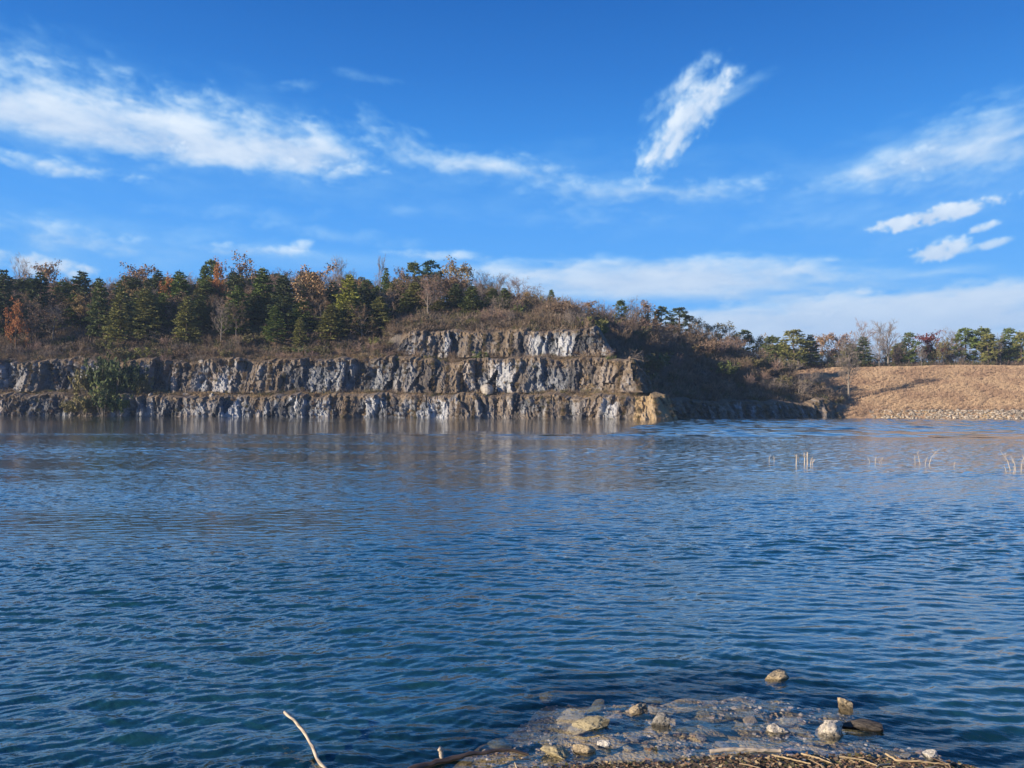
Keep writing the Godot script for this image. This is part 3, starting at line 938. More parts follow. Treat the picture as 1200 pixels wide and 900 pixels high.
func make_bare(r: RandomNumberGenerator) -> Array:       # leafless, 15 m by 10 m
	var tips := []
	var t := skeleton(r, tips, 14.5, 0.25, 3)
	var c := Geo.new()
	for tip in tips:
		for i in 4:
			twigs(c, r, tip[0] - tip[1] * r.randf() * 0.8, (tip[1] + unit(r) * 0.7 + Vector3.UP * 0.25).normalized(), r.randf_range(0.8, 1.6), 0.06)
	return [t.mesh(mats["grey_bark"]), c.mesh()]

func make_lone(r: RandomNumberGenerator) -> Array:       # upright bare tree whose boughs start low
	var tips := []
	var t := Geo.new()
	t.tube(PackedVector3Array([Vector3(0, -0.6, 0), Vector3(0.2, 6, 0), Vector3(-0.1, 13, 0.2)]), PackedFloat32Array([0.42, 0.28, 0.1]), 7, Color(1, 1, 1))
	for i in 13:
		var a := i * 2.4
		var y := lerpf(3.5, 12.5, i / 12.0)
		grow(t, tips, r, Vector3(0, y, 0), Vector3(cos(a), r.randf_range(0.7, 1.5), sin(a)).normalized(), r.randf_range(2.4, 3.4), 0.13, 1, 3, 0.12)
	var c := Geo.new()
	for tip in tips:
		for i in 4:
			twigs(c, r, tip[0], (tip[1] + unit(r) * 0.6).normalized(), r.randf_range(0.8, 1.4), 0.07)
	return [t.mesh(mats["grey_bark"]), c.mesh()]

func make_shrub(r: RandomNumberGenerator, leafy: bool) -> Array:  # 4 m by 4 m
	var t := Geo.new()
	var c := Geo.new()
	for i in 22:
		var a := r.randf() * TAU
		var d := Vector3(cos(a) * 0.6, r.randf_range(0.6, 1.4), sin(a) * 0.6).normalized()
		var pts := limb(t, r, Vector3(cos(a) * 0.2, -0.4, sin(a) * 0.2), d, r.randf_range(2.4, 4.2), 0.05, 0.015, 3, 0.03, 0.25)
		for q in 7:
			var e := r.randf_range(0.3, 1.0)
			var p := pts[1].lerp(pts[3], e)
			if leafy:
				tuft(c, r, p, unit(r), 7, 0.55, 1.0)
			else:
				twigs(c, r, p, (d + unit(r) * 0.9).normalized(), r.randf_range(0.6, 1.2), 0.05)
	return [t.mesh(mats["grey_bark"]), c.mesh()]

const TINT := {
	"dark": Color(0.092, 0.118, 0.054), "mid": Color(0.14, 0.17, 0.062), "green": Color(0.135, 0.18, 0.052), "olive": Color(0.22, 0.22, 0.075), "yellow": Color(0.31, 0.32, 0.07), "blue": Color(0.06, 0.115, 0.075),
	"rust": Color(0.34, 0.225, 0.125), "orange": Color(0.46, 0.21, 0.085), "brown": Color(0.23, 0.165, 0.11), "gold": Color(0.33, 0.24, 0.11), "olivegold": Color(0.2, 0.18, 0.085), "pink": Color(0.31, 0.215, 0.17), "red": Color(0.17, 0.045, 0.035),
	"grey": Color(0.24, 0.2, 0.17), "tan": Color(0.36, 0.26, 0.18),
}
const TINT_WORD := {"dark": "dark green", "mid": "green", "green": "bright green", "olive": "olive green", "yellow": "yellow-green", "blue": "blue-green", "rust": "rust-coloured", "orange": "orange", "brown": "brown", "gold": "golden brown", "olivegold": "dull olive", "pink": "pinkish brown", "red": "dark red", "grey": "grey", "tan": "pale tan"}
const KIND_NAME := {"pine": "pine_tree", "loblolly": "pine_tree", "oak": "oak_tree", "bare": "leafless_tree", "lone": "leafless_tree", "shrub": "bare_shrub", "bush": "leafy_bush"}
const KIND_SIZE := {"pine": [20.0, 8.6], "loblolly": [18.0, 8.2], "oak": [15.0, 10.0], "bare": [15.0, 9.5], "lone": [16.0, 9.5], "shrub": [4.2, 4.6], "bush": [4.2, 4.6]}

func make_tree_kinds() -> void:
	var r := RandomNumberGenerator.new()
	r.seed = 5
	for k in 4: protos["pine%d" % k] = make_pine(r)
	for k in 3: protos["loblolly%d" % k] = make_loblolly(r)
	for k in 3: protos["oak%d" % k] = make_oak(r, 24)
	for k in 3: protos["bare%d" % k] = make_bare(r)
	protos["lone0"] = make_lone(r)
	for k in 3: protos["shrub%d" % k] = make_shrub(r, false)
	for k in 3: protos["bush%d" % k] = make_shrub(r, true)

var first_of := {}
const VARIANTS := {"pine": 4, "loblolly": 3, "oak": 3, "bare": 3, "lone": 1, "shrub": 3, "bush": 3}

func tree(kind: String, at: Vector3, h: float, w: float, tint: String, label: String, group: String) -> void:
	var which := "%s%d" % [kind, rng.randi() % VARIANTS[kind]]
	var o: Node3D
	if first_of.has(which):
		o = first_of[which].duplicate()
	else:
		o = Node3D.new()
		obj("trunk", protos[which][0], o)
		obj("crown", protos[which][1], o)
		first_of[which] = o
	o.name = numbered(KIND_NAME[kind])
	add_child(o, true)
	if kind == "loblolly": w = minf(w, h * 0.85)
	var wide: float = w / KIND_SIZE[kind][1]
	o.position = at
	o.scale = Vector3(wide, h / KIND_SIZE[kind][0], wide)
	o.rotation.y = rng.randf() * TAU
	(o.get_node("crown") as MeshInstance3D).material_override = leaf_mat("leaf_" + tint, TINT[tint])
	tag(o, label, "shrub" if kind == "shrub" or kind == "bush" else "tree", group)

func across(p: Vector3) -> float: return p.x / -p.z

const ZONES := [[-0.95, "beyond the left end of the ridge"], [-0.556, "above the far left bench"], [-0.4, "above the leafy gully bushes"], [-0.3, "near the round-topped highest pine"], [-0.155, "around the big orange-brown oak"], [-0.04, "above the upper rock face"], [0.11, "on the falling shoulder of the ridge"], [0.34, "on the low end of the crest"], [2.0, "behind the tan field"]]
const SKYLINE := [[-0.665, 322.0], [-0.55, 332.0], [-0.5, 324.0], [-0.39, 326.0], [-0.33, 318.0], [-0.22, 318.0], [-0.155, 326.0], [-0.08, 322.0], [0.0, 336.0], [0.044, 350.0], [0.11, 362.0], [0.2, 372.0], [0.29, 396.0], [0.4, 404.0], [0.7, 398.0]]

func zone_of(p: Vector3) -> String:
	for z in ZONES:
		if across(p) < z[0] + 0.0001:
			return z[1]
	return ZONES[-1][1]

func place_all(list: Array, group: String) -> void:      # list of [kind, position, height, width, tint, row]; labelled by zone and order
	list.sort_custom(func(a, b): return across(a[1]) < across(b[1]))
	var count := {}
	for e in list:
		var key: String = "%s %s %s, %%s from the left" % [TINT_WORD[e[4]], {"pine": "pine", "loblolly": "round-topped pine", "oak": "leafy oak", "bare": "leafless tree", "shrub": "twiggy shrub", "bush": "leafy bush"}[e[0]], e[5] if e[5] != "" else zone_of(e[1])]
		var k: int = count.get(key, 0)
		count[key] = k + 1
		tree(e[0], e[1], e[2], e[3], e[4], key % ORD[mini(k, 29)], group)

func free_spot(list: Array, p: Vector3, gap: float) -> bool:
	for q in list:
		var dx: float = q.x - p.x
		var dz: float = q.z - p.z
		if dx * dx + dz * dz < gap * gap:
			return false
	return true

func plant_woods() -> void:
	var taken := []
	for t in TREES:
		var y := terr(t[1], t[2])
		var h: float = clampf(t[3] - y, 3.0, 27.0)
		if t[0] == "pine": h = maxf(h, t[4] * 0.9)
		taken.append(Vector3(t[1], 0, t[2]))
		tree(t[0], Vector3(t[1], t[3] - h if t[3] - h < y + 0.3 else y, t[2]), h, t[4], t[5], t[6], "trees behind the field" if t[2] < -340.0 else "trees on the ridge")
	rng.seed = 31
	var list := []
	var tries := 0
	while list.size() < 285 and tries < 14000:                # the rest of the ridge wood
		tries += 1
		var x := rng.randf_range(-262.0, 30.0)
		var da := rng.randf_range(30.0, 118.0) if tries % 3 else rng.randf_range(24.0, 60.0)
		if third(x) > 0.2: da = rng.randf_range(34.0, 110.0)
		var z := za(x) - da
		if east(x, z) < 62.0: continue
		var p := Vector3(x, 0, z)
		if not free_spot(taken, p, 3.3 if da < 60.0 else 4.3): continue
		p.y = terr(x, z)
		var u := across(p)
		var roof: float = 2.2 + (483.0 - table(SKYLINE, u)) / 902.0 * -z
		var h := clampf(roof - p.y - rng.randf_range(0.0, 3.5), 4.5, 17.5 if da > 50.0 else 14.0)
		var q := rng.randf()
		var kind := "pine"
		var tint: String = ["dark", "green", "mid", "olive"][rng.randi() % 4]
		var autumn := 0.5 if u < -0.15 else 0.82
		if q < autumn * 0.66:
			kind = "bare"; tint = ["grey", "tan", "brown", "pink", "brown"][rng.randi() % 5]
		elif q < autumn:
			kind = "oak"; tint = ["rust", "brown", "gold", "brown", "rust"][rng.randi() % 5]
		taken.append(p)
		list.append([kind, p, h, h * rng.randf_range(0.58, 0.8) + 1.0, tint, ""])
	place_all(list, "trees on the ridge")
	list = []
	tries = 0
	while list.size() < 125 and tries < 9000:                 # the row behind the field
		tries += 1
		var u := rng.randf_range(0.325, 0.8)
		var z := rng.randf_range(-372.0, -425.0)
		var p := Vector3(u * -z, 0, z)
		if zc(p.x) - z < 88.0 or not free_spot(taken, p, 3.2): continue
		p.y = terr(p.x, z)
		var roof: float = 2.2 + (484.5 - table(SKYLINE, u)) / 902.0 * -z
		var h := clampf(roof - p.y + rng.randf_range(-9.0, 0.5), 5.0, 19.0)
		var kind: String = ["loblolly", "bare", "loblolly", "oak", "bare"][rng.randi() % 5]
		var tint: String = {"loblolly": ["dark", "mid", "olive", "green"], "bare": ["grey", "tan", "brown", "pink"], "oak": ["brown", "olivegold", "pink", "rust"]}[kind][rng.randi() % 4]
		taken.append(p)
		list.append([kind, p, h, h * rng.randf_range(0.45, 0.6) + 1.0, tint, ""])
	place_all(list, "trees behind the field")

func plant_shrubs() -> void:
	rng.seed = 41
	var list := []
	for e in [[-44.5, 17.0, 3.6], [-42.0, 19.0, 4.4], [-39.0, 18.0, 3.4], [-41.5, 23.0, 5.0]]:
		list.append(["shrub", Vector3(e[0], terr(e[0], za(e[0]) - e[1]), za(e[0]) - e[1]), e[2], e[2] * 1.5, "brown", "at the left end of the upper rock face"])
	for b in GULLY:                                          # the dark leafy clump that hangs over the left benches
		var x: float = b[0]
		var z: float = za(x) - b[1]
		list.append(["bush", Vector3(x, 0.2 if b[5] > 1.0 else terr(x, z) - b[5], z), b[2], b[3], b[4], "in the dark clump over the left benches"])
	var spots := []
	var tries := 0
	while list.size() < 390 and tries < 30000:
		tries += 1
		var x := rng.randf_range(-185.0, 120.0)
		var z: float
		var row := ""
		var far := false
		var h := rng.randf_range(2.0, 4.6)
		var kind := "shrub" if rng.randf() < 0.75 else "bush"
		match [0, 1, 2, 3, 3, 4, 3][tries % 7]:
			0:
				z = za(x) - rng.randf_range(3.0, 7.2)
				row = "on the lower rock bench"
				h *= 0.55
			1:
				z = za(x) - rng.randf_range(11.5, 16.5)
				row = "on the upper rock bench"
				h *= 1.1
			2:
				z = za(x) - rng.randf_range(24.0, 60.0)
				if third(x) < 0.3: continue
				row = "above the upper rock face"
			4:
				x = rng.randf_range(-190.0, -40.0)
				z = za(x) - rng.randf_range(15.0, 31.0)
				row = "on the brushy bank under the %s pines" % ("leftmost" if x < -140.0 else ("olive" if x < -105.0 else ("tall" if x < -72.0 else "yellow-green")))
				h *= 1.25
			3:
				x = rng.randf_range(-8.0, 150.0)
				z = rng.randf_range(-225.0, -345.0)
				row = "on the shaded hillside"
				far = true
				h *= 1.9
		var db := east(x, z)
		if db < 6.0 or za(x) - z < 2.5: continue
		if row == "on the shaded hillside" and (db > 82.0 or za(x) - z < 24.0): continue
		if row == "on the shaded hillside": row = "on the shaded slope past the corner" if across(Vector3(x, 0, z)) < 0.3 and z > -285.0 else ("on the brushy nose of the hill" if across(Vector3(x, 0, z)) < 0.16 else ("on the lit far slope" if z < -300.0 else "at the foot of the far slope"))
		if not far and db < 14.0: continue
		var p := Vector3(x, 0, z)
		if not free_spot(spots, p, 3.0) or (x > 90.0 and is_field(x, z)): continue
		spots.append(p)
		p.y = terr(x, z) - 0.1
		var tint: String = ["brown", "grey", "pink", "brown", "tan"][rng.randi() % 5] if kind == "shrub" else ["olivegold", "olive", "mid", "olivegold", "brown"][rng.randi() % 5]
		list.append([kind, p, h, h * rng.randf_range(1.0, 1.5), tint, row])
	place_all(list, "shrubs of the quarry slopes")

func brush_mesh(r: RandomNumberGenerator) -> ArrayMesh:
	var g := Geo.new()
	for i in 26:
		var a := r.randf() * TAU
		var p := Vector3(cos(a), 0, sin(a)) * r.randf() * 0.9
		var d := Vector3(r.randf_range(-0.9, 0.9), 1.0, r.randf_range(-0.9, 0.9)).normalized()
		var l := r.randf_range(0.5, 1.6)
		var b := Color(1, 1, 1) * r.randf_range(0.6, 1.35)
		g.ribbon(p, p + d * l, 0.06, unit(r), b)
		for k in 3:
			var q := p + d * l * r.randf_range(0.3, 0.95)
			g.ribbon(q, q + (d + unit(r) * 1.1).normalized() * l * 0.45, 0.045, unit(r), b)
			if k == 0: g.leaf(q, unit(r) * 0.22, unit(r) * 0.16, b)
	return g.mesh(mats["straw"])

func grass_mesh(r: RandomNumberGenerator) -> ArrayMesh:
	var g := Geo.new()
	for i in 36:
		var a := r.randf() * TAU
		var p := Vector3(cos(a), 0, sin(a)) * sqrt(r.randf()) * 1.0
		var d := Vector3(r.randf_range(-0.35, 0.35), 1.0, r.randf_range(-0.35, 0.35)).normalized()
		g.leaf(p, d * r.randf_range(0.65, 1.05), Vector3(cos(a + 1.3), 0, sin(a + 1.3)) * 0.11, Color(1, 1, 1) * r.randf_range(0.75, 1.2))
	return g.mesh(mats["straw"])

func ground_cover() -> void:
	var r := RandomNumberGenerator.new()
	r.seed = 9
	var grass := grass_mesh(r)
	var brush := brush_mesh(r)
	var at: Array[Transform3D] = []
	var tint := PackedColorArray()
	for k in 28000:                                          # the broomsedge field
		var u := r.randf_range(0.3, 0.86)
		var z := r.randf_range(-262.0, -384.0)
		var x := u * -z
		var dc := zc(x) - z
		if dc < (1.0 if x < 150.0 else 6.0) or dc > 95.0: continue
		var y := terr(x, z)
		if y > table(PC, dc) + 1.9: continue
		var s := r.randf_range(0.7, 1.25)
		at.append(Transform3D(Basis(Vector3.UP, r.randf() * TAU).scaled(Vector3(s, s * r.randf_range(0.6, 1.1), s)), Vector3(x, y - 0.08, z)))
		var q := clampf(0.5 + noise_b.get_noise_2d(x * 1.5, z * 1.5) * 1.4 + r.randf_range(-0.2, 0.2), 0.0, 1.0)
		tint.append(Color(0.47, 0.34, 0.225).lerp(Color(0.35, 0.24, 0.165), q))
	tag(scatter("dry_grass", grass, at, tint), "tall tan dry grass covering the sloping field", "grass", "", "stuff")
	at = []
	tint = PackedColorArray()
	for k in 24000:                                          # grass on the benches
		var x := r.randf_range(-250.0, 62.0)
		var z := za(x) - (r.randf_range(1.8, 8.0) if k % 2 else r.randf_range(10.0, 18.0))
		if east(x, z) < 2.5: continue
		var s := r.randf_range(0.5, 1.0)
		at.append(Transform3D(Basis(Vector3.UP, r.randf() * TAU).scaled(Vector3(s, s, s)), Vector3(x, terr(x, z) - 0.05, z)))
		tint.append(Color(0.42, 0.3, 0.175).lerp(Color(0.2, 0.145, 0.09), r.randf()).lerp(Color(0.14, 0.14, 0.05), 0.6 if r.randf() < 0.15 else 0.0))
	tag(scatter("dry_grass", grass, at, tint), "straw-coloured grass along the rock benches", "grass", "", "stuff")
	at = []
	tint = PackedColorArray()
	for k in 30000:                                          # brush over the slopes
		var x := r.randf_range(-262.0, 155.0)
		var z := r.randf_range(-226.0, -375.0)
		var da := za(x) - z
		var db := east(x, z)
		if da < 11.0 or db < 3.0: continue
		if da > 75.0 and db > 70.0: continue
		if da < 20.0 and r.randf() < 0.55: continue
		if x > 90.0 and is_field(x, z): continue
		var y := terr(x, z)
		var s := r.randf_range(0.8, 1.7) * (1.0 + 0.35 * smoothstep(14.0, 26.0, da))
		at.append(Transform3D(Basis(Vector3.UP, r.randf() * TAU).scaled(Vector3(s, s, s)), Vector3(x, y - 0.1, z)))
		tint.append(([Color(0.2, 0.155, 0.115), Color(0.3, 0.235, 0.175), Color(0.15, 0.125, 0.1), Color(0.13, 0.13, 0.06), Color(0.22, 0.16, 0.11)] as Array)[r.randi() % 5])
	for k in 8000:                                           # scrub along the two benches
		var x := r.randf_range(-250.0, 60.0)
		var z := za(x) - (r.randf_range(2.2, 8.5) if k % 2 else r.randf_range(11.0, 17.5))
		if east(x, z) < 3.5: continue
		if noise_b.get_noise_2d(x * 2.0, z * 2.0) < -0.12: continue
		var s := 0.3 + pow(r.randf(), 2.0) * 1.1
		at.append(Transform3D(Basis(Vector3.UP, r.randf() * TAU).scaled(Vector3(s * 1.2, s, s * 1.2)), Vector3(x, terr(x, z) - 0.1, z)))
		tint.append(([Color(0.26, 0.195, 0.135), Color(0.32, 0.24, 0.155), Color(0.2, 0.16, 0.12), Color(0.16, 0.15, 0.07)] as Array)[r.randi() % 4])
	for q in ledges:
		if r.randf() < 0.4: continue
		var s := r.randf_range(0.35, 0.95)
		at.append(Transform3D(Basis(Vector3.UP, r.randf() * TAU).scaled(Vector3(s, s, s)), q + Vector3(0, -0.3, 0.2)))
		tint.append(([Color(0.2, 0.14, 0.09), Color(0.27, 0.2, 0.12), Color(0.11, 0.1, 0.045), Color(0.14, 0.11, 0.08)] as Array)[r.randi() % 4])
	for k in 2600:                                           # thicket under the trees behind the field
		var u := r.randf_range(0.33, 0.86)
		var z := r.randf_range(-374.0, -412.0)
		var s := r.randf_range(1.2, 3.2)
		at.append(Transform3D(Basis(Vector3.UP, r.randf() * TAU).scaled(Vector3(s, s, s)), Vector3(u * -z, terr(u * -z, z) - 0.2, z)))
		tint.append(([Color(0.2, 0.155, 0.115), Color(0.12, 0.12, 0.055), Color(0.16, 0.12, 0.1)] as Array)[r.randi() % 3])
	tag(scatter("undergrowth", brush, at, tint), "brown leafless undergrowth over the quarry hill", "undergrowth", "", "stuff")

# ------------------------------------------------------------------ rocks and the near bank
func rock_mesh(r: RandomNumberGenerator, level: int, cuts: int, m: Material, wet := false) -> ArrayMesh:
	var tris := []
	var o := [Vector3.RIGHT, Vector3.UP, Vector3.BACK, Vector3.LEFT, Vector3.DOWN, Vector3.FORWARD]
	for f in [[0, 1, 2], [2, 1, 3], [3, 1, 5], [5, 1, 0], [0, 2, 4], [2, 3, 4], [3, 5, 4], [5, 0, 4]]:
		tris.append([o[f[0]], o[f[1]], o[f[2]]])
	for k in level:
		var more := []
		for t in tris:
			var a: Vector3 = (t[0] + t[1]).normalized()
			var b: Vector3 = (t[1] + t[2]).normalized()
			var c: Vector3 = (t[2] + t[0]).normalized()
			more.append([t[0], a, c]); more.append([a, t[1], b]); more.append([c, b, t[2]]); more.append([a, b, c])
		tris = more
	var planes := []
	for k in cuts:
		planes.append([unit(r), r.randf_range(0.48, 0.82)])
	var fn := FastNoiseLite.new()
	fn.seed = r.randi() % 10000; fn.frequency = 0.9; fn.fractal_octaves = 5
	var g := Geo.new()
	var cache := {}
	for t in tris:
		var q := []
		for p in t:
			if not cache.has(p):
				var s := 1.0
				for pl in planes:
					var d: float = p.dot(pl[0])
					if d > 0.01:
						s = minf(s, pl[1] / d)
				cache[p] = p * (s + fn.get_noise_3dv(p * 1.3) * 0.16 + fn.get_noise_3dv(p * 6.0) * 0.05)
			q.append(cache[p])
		var mid: Vector3 = (q[0] + q[1] + q[2]) / 3.0
		var b := 1.0 + fn.get_noise_3dv(mid * 3.0) * 0.7 + (0.0 if fn.get_noise_3dv(mid * 8.0 + Vector3.ONE * 9.0) < 0.22 else -0.45)
		if wet: b *= lerpf(0.4, 1.0, smoothstep(-0.02, 0.16, mid.y + fn.get_noise_3dv(mid * 4.0) * 0.25))
		g.tri(q[0], q[2], q[1], Color(b, b, b))
	return g.mesh(m)

const ROCK_TINT := {"tan": Color(0.47, 0.375, 0.235), "pale": Color(0.56, 0.5, 0.4), "white": Color(0.66, 0.62, 0.54), "dark": Color(0.1, 0.085, 0.07), "yellow": Color(0.43, 0.36, 0.21), "grey": Color(0.3, 0.28, 0.24), "moss": Color(0.17, 0.15, 0.06), "pink": Color(0.56, 0.42, 0.36)}

func rock_mat(t: String) -> StandardMaterial3D:
	if not mats.has("stone_" + t):
		var m := vmat("stone_" + t, 0.85, ROCK_TINT[t].linear_to_srgb(), 0.3)
		m.heightmap_enabled = true
		m.heightmap_texture = grain_tex
		m.heightmap_scale = 0.5
		m.uv1_triplanar = true
		m.uv1_scale = Vector3.ONE * 1.5
	return mats["stone_" + t]

var grain_tex: NoiseTexture2D

func stick(called: String, label: String, pts: Array, r0: float, r1: float, m: Material, parent: Node = null) -> MeshInstance3D:
	var curve := Curve3D.new()
	for i in pts.size():
		var p := Vector3(pts[i][0], pts[i][1], pts[i][2])
		var a := Vector3(pts[maxi(i - 1, 0)][0], pts[maxi(i - 1, 0)][1], pts[maxi(i - 1, 0)][2])
		var b := Vector3(pts[mini(i + 1, pts.size() - 1)][0], pts[mini(i + 1, pts.size() - 1)][1], pts[mini(i + 1, pts.size() - 1)][2])
		curve.add_point(p, (a - b) * 0.16, (b - a) * 0.16)
	var l := curve.get_baked_length()
	var k := 22
	var path := PackedVector3Array()
	var rad := PackedFloat32Array()
	var r := RandomNumberGenerator.new()
	r.seed = int(l * 1000.0)
	for i in k + 1:
		path.append(curve.sample_baked(l * i / k) + unit(r) * r0 * 0.25)
		rad.append(lerpf(r0, r1, float(i) / k) * r.randf_range(0.85, 1.18))
	var g := Geo.new()
	g.tube(path, rad, 8, Color(1, 1, 1), true)
	for i in g.c.size():
		g.c[i] = Color(1, 1, 1) * (r.randf_range(0.75, 1.15) if r.randf() < 0.8 else 0.5)
	var o := obj(called, g.mesh(m), parent)
	if label: tag(o, label, "stick")
	return o

func near_bank() -> void:
	var r := RandomNumberGenerator.new()
	r.seed = 14
	for e in ROCKS:
		var o := obj("rock", rock_mesh(r, 4, 10, rock_mat(e[6]), true))
		var sunk: bool = e[6] == "moss" or e[3] < 0.06
		o.position = Vector3(e[0], minf(bank(e[0], e[1]), 0.0) if sunk else e[3] * 0.1, e[1])
		if sunk: o.position.y = maxf(o.position.y, -0.05) + (e[3] * 0.12 if e[6] != "moss" else 0.0)
		o.scale = Vector3(e[2] * 0.54, e[3] * 0.6, e[2] * 0.54 * e[4])
		o.rotation = Vector3(r.randf_range(-0.15, 0.15), r.randf_range(-0.5, 0.5), deg_to_rad(e[5]))
		tag(o, e[7], "rock", "rocks in the shallows")
	# gravel, leaf scraps and twigs that nobody could count
	var stone := rock_mesh(r, 1, 6, mats["gravel"])
	var at: Array[Transform3D] = []
	var tint := PackedColorArray()
	var cols := [Color(0.36, 0.29, 0.2), Color(0.46, 0.38, 0.26), Color(0.25, 0.2, 0.13), Color(0.15, 0.12, 0.08), Color(0.58, 0.51, 0.4), Color(0.3, 0.24, 0.12), Color(0.36, 0.26, 0.17)]
	for k in 34000:
		var x := r.randf_range(-1.9, 3.8)
		var z := r.randf_range(-6.7, -3.3)
		var h := bank(x, z)
		if h < -0.3: continue
		if h < 0.0 and r.randf() < 0.72 + noise_b.get_noise_2d(x * 30.0, z * 30.0) * 1.5: continue
		var s := 0.004 + pow(r.randf(), 3.0) * 0.022
		if r.randf() < 0.01: s *= 1.7
		at.append(Transform3D(Basis.from_euler(Vector3(r.randf(), r.randf() * TAU, r.randf())).scaled(Vector3(s, s * 0.6, s)), Vector3(x, h + s * 0.1, z)))
		tint.append(cols[r.randi() % 7] * r.randf_range(0.7, 1.1))
	tag(scatter("gravel", stone, at, tint), "wet gravel and grit along the water's edge", "gravel", "", "stuff")
	var g := Geo.new()
	for i in 3:
		var d := unit(r) * Vector3(1, 0.3, 1)
		g.leaf(Vector3.ZERO, d * 0.5, d.cross(Vector3(0.2, 1, 0.1)).normalized() * 0.35, Color(1, 1, 1))
	var scrap := g.mesh(mats["straw"])
	at = []
	tint = PackedColorArray()
	for k in 9000:
		var x := r.randf_range(-0.8, 3.3)
		var z := r.randf_range(-5.1, -4.4)
		var h := bank(x, z)
		if h < -0.02: continue
		var s := r.randf_range(0.02, 0.07)
		at.append(Transform3D(Basis.from_euler(Vector3(r.randf_range(-0.4, 0.4), r.randf() * TAU, r.randf_range(-0.4, 0.4))).scaled(Vector3(s, s, s)), Vector3(x, maxf(h, -0.002) + 0.008, z)))
		tint.append(([Color(0.16, 0.1, 0.06), Color(0.28, 0.17, 0.1), Color(0.08, 0.06, 0.045), Color(0.4, 0.3, 0.17), Color(0.12, 0.11, 0.05)] as Array)[r.randi() % 5])
	tag(scatter("leaf_litter", scrap, at, tint), "brown leaf scraps and bark washed up on the bank", "leaf litter", "", "stuff")
	g = Geo.new()
	g.tube(PackedVector3Array([Vector3(-0.5, 0, 0), Vector3(-0.1, 0.06, 0.04), Vector3(0.5, 0, -0.05)]), PackedFloat32Array([0.02, 0.022, 0.01]), 5, Color(1, 1, 1))
	var twig := g.mesh(mats["straw"])
	at = []
	tint = PackedColorArray()
	for k in 130:
		var x := r.randf_range(-0.8, 3.2)
		var z := r.randf_range(-5.15, -4.4)
		var h := bank(x, z)
		if h < -0.01: continue
		var s := r.randf_range(0.08, 0.24)
		at.append(Transform3D(Basis.from_euler(Vector3(0, r.randf() * TAU, r.randf_range(-0.1, 0.1))).scaled(Vector3(s, s, s)), Vector3(x, maxf(h, 0.0) + 0.014, z)))
		tint.append(([Color(0.5, 0.4, 0.26), Color(0.3, 0.22, 0.14), Color(0.12, 0.09, 0.07), Color(0.6, 0.5, 0.36)] as Array)[r.randi() % 4])
	tag(scatter("twig_litter", twig, at, tint), "short dry stalks strewn over the bank", "twigs", "", "stuff")
	stick("curved_twig", "pale curved bare twig rising from the near water, its tip cut blunt", [[-1.525, 0.17, -5.259], [-1.434, 0.145, -5.182], [-1.337, 0.105, -5.077], [-1.258, 0.065, -4.968], [-1.2, 0.03, -4.868], [-1.117, 0.0, -4.787], [-1.004, -0.05, -4.658]], 0.009, 0.012, mats["pale_wood"])
	var br := tag(Node3D.new(), "dark wet branch half sunk at the waterline with one whitish stub", "branch")
	br.name = "sunken_branch"
	add_child(br, true)
	stick("stem", "", [[-0.62, 0.0, -4.8], [-0.45, 0.015, -4.885], [-0.207, 0.028, -4.974], [0.01, 0.018, -5.036], [0.12, -0.01, -5.03]], 0.02, 0.008, mats["wet_wood"], br)
	stick("stub", "", [[-0.43, 0.02, -4.9], [-0.435, 0.06, -4.905], [-0.445, 0.085, -4.91]], 0.012, 0.015, mats["pale_wood"], br)
	stick("driftwood_stick", "straight driftwood stick lying along the edge of the bank, pale on top", [[1.28, 0.018, -5.03], [1.44, 0.028, -5.045], [1.577, 0.022, -5.05], [1.75, 0.012, -5.06]], 0.014, 0.01, mats["pale_wood"])
	stick("dry_stalk", "thin straw-coloured stalk lying left of the longest stalk on the bank", [[1.853, 0.03, -4.98], [1.924, 0.04, -4.9], [1.989, 0.035, -4.84]], 0.006, 0.004, mats["straw_wood"])
	stick("dry_stalk", "bent straw-coloured stalk in the middle of the bank's stalks", [[2.068, 0.04, -4.92], [2.196, 0.035, -4.888], [2.253, 0.04, -4.786]], 0.006, 0.003, mats["straw_wood"])
	stick("dry_stalk", "longest straw-coloured stalk, lying towards the white pebble", [[2.375, 0.045, -4.95], [2.41, 0.035, -4.875], [2.526, 0.04, -4.86], [2.72, 0.03, -4.835]], 0.008, 0.005, mats["straw_wood"])
	stick("dry_stalk", "short straw-coloured stalk just right of the driftwood stick", [[1.658, 0.03, -4.96], [1.746, 0.035, -4.897], [1.848, 0.04, -4.816]], 0.006, 0.004, mats["straw_wood"])

func dead_stems() -> void:
	var r := RandomNumberGenerator.new()
	r.seed = 21
	for e in STEMS:
		var o := Node3D.new()
		o.name = numbered("dead_stems")
		add_child(o, true)
		o.position = Vector3(e[0], 0, e[1])
		for s in e[2]:
			var a: float = s[0]
			var h: float = s[1] * 0.82
			var l: float = s[2]
			var g := Geo.new()
			var w: float = s[3] * 0.78
			g.tube(PackedVector3Array([Vector3(a, -0.3, 0), Vector3(a + l * 0.4, h * 0.5, r.randf_range(-0.05, 0.05)), Vector3(a + l, h, r.randf_range(-0.08, 0.08))]), PackedFloat32Array([w, w * 0.8, w * 0.4]), 5, Color(1, 1, 1), true)
			for k in 5:
				var p := Vector3(a + l * 0.6, h * r.randf_range(0.45, 0.85), 0)
				g.tube(PackedVector3Array([p, p + Vector3(r.randf_range(-0.25, 0.25), r.randf_range(0.1, 0.25), r.randf_range(-0.1, 0.1)) * h]), PackedFloat32Array([w * 0.5, w * 0.2]), 4, Color(1, 1, 1))
			obj("stem", g.mesh(mats["dead_stem"]), o)
		tag(o, e[3], "dead plant", "dead stems standing in the water")

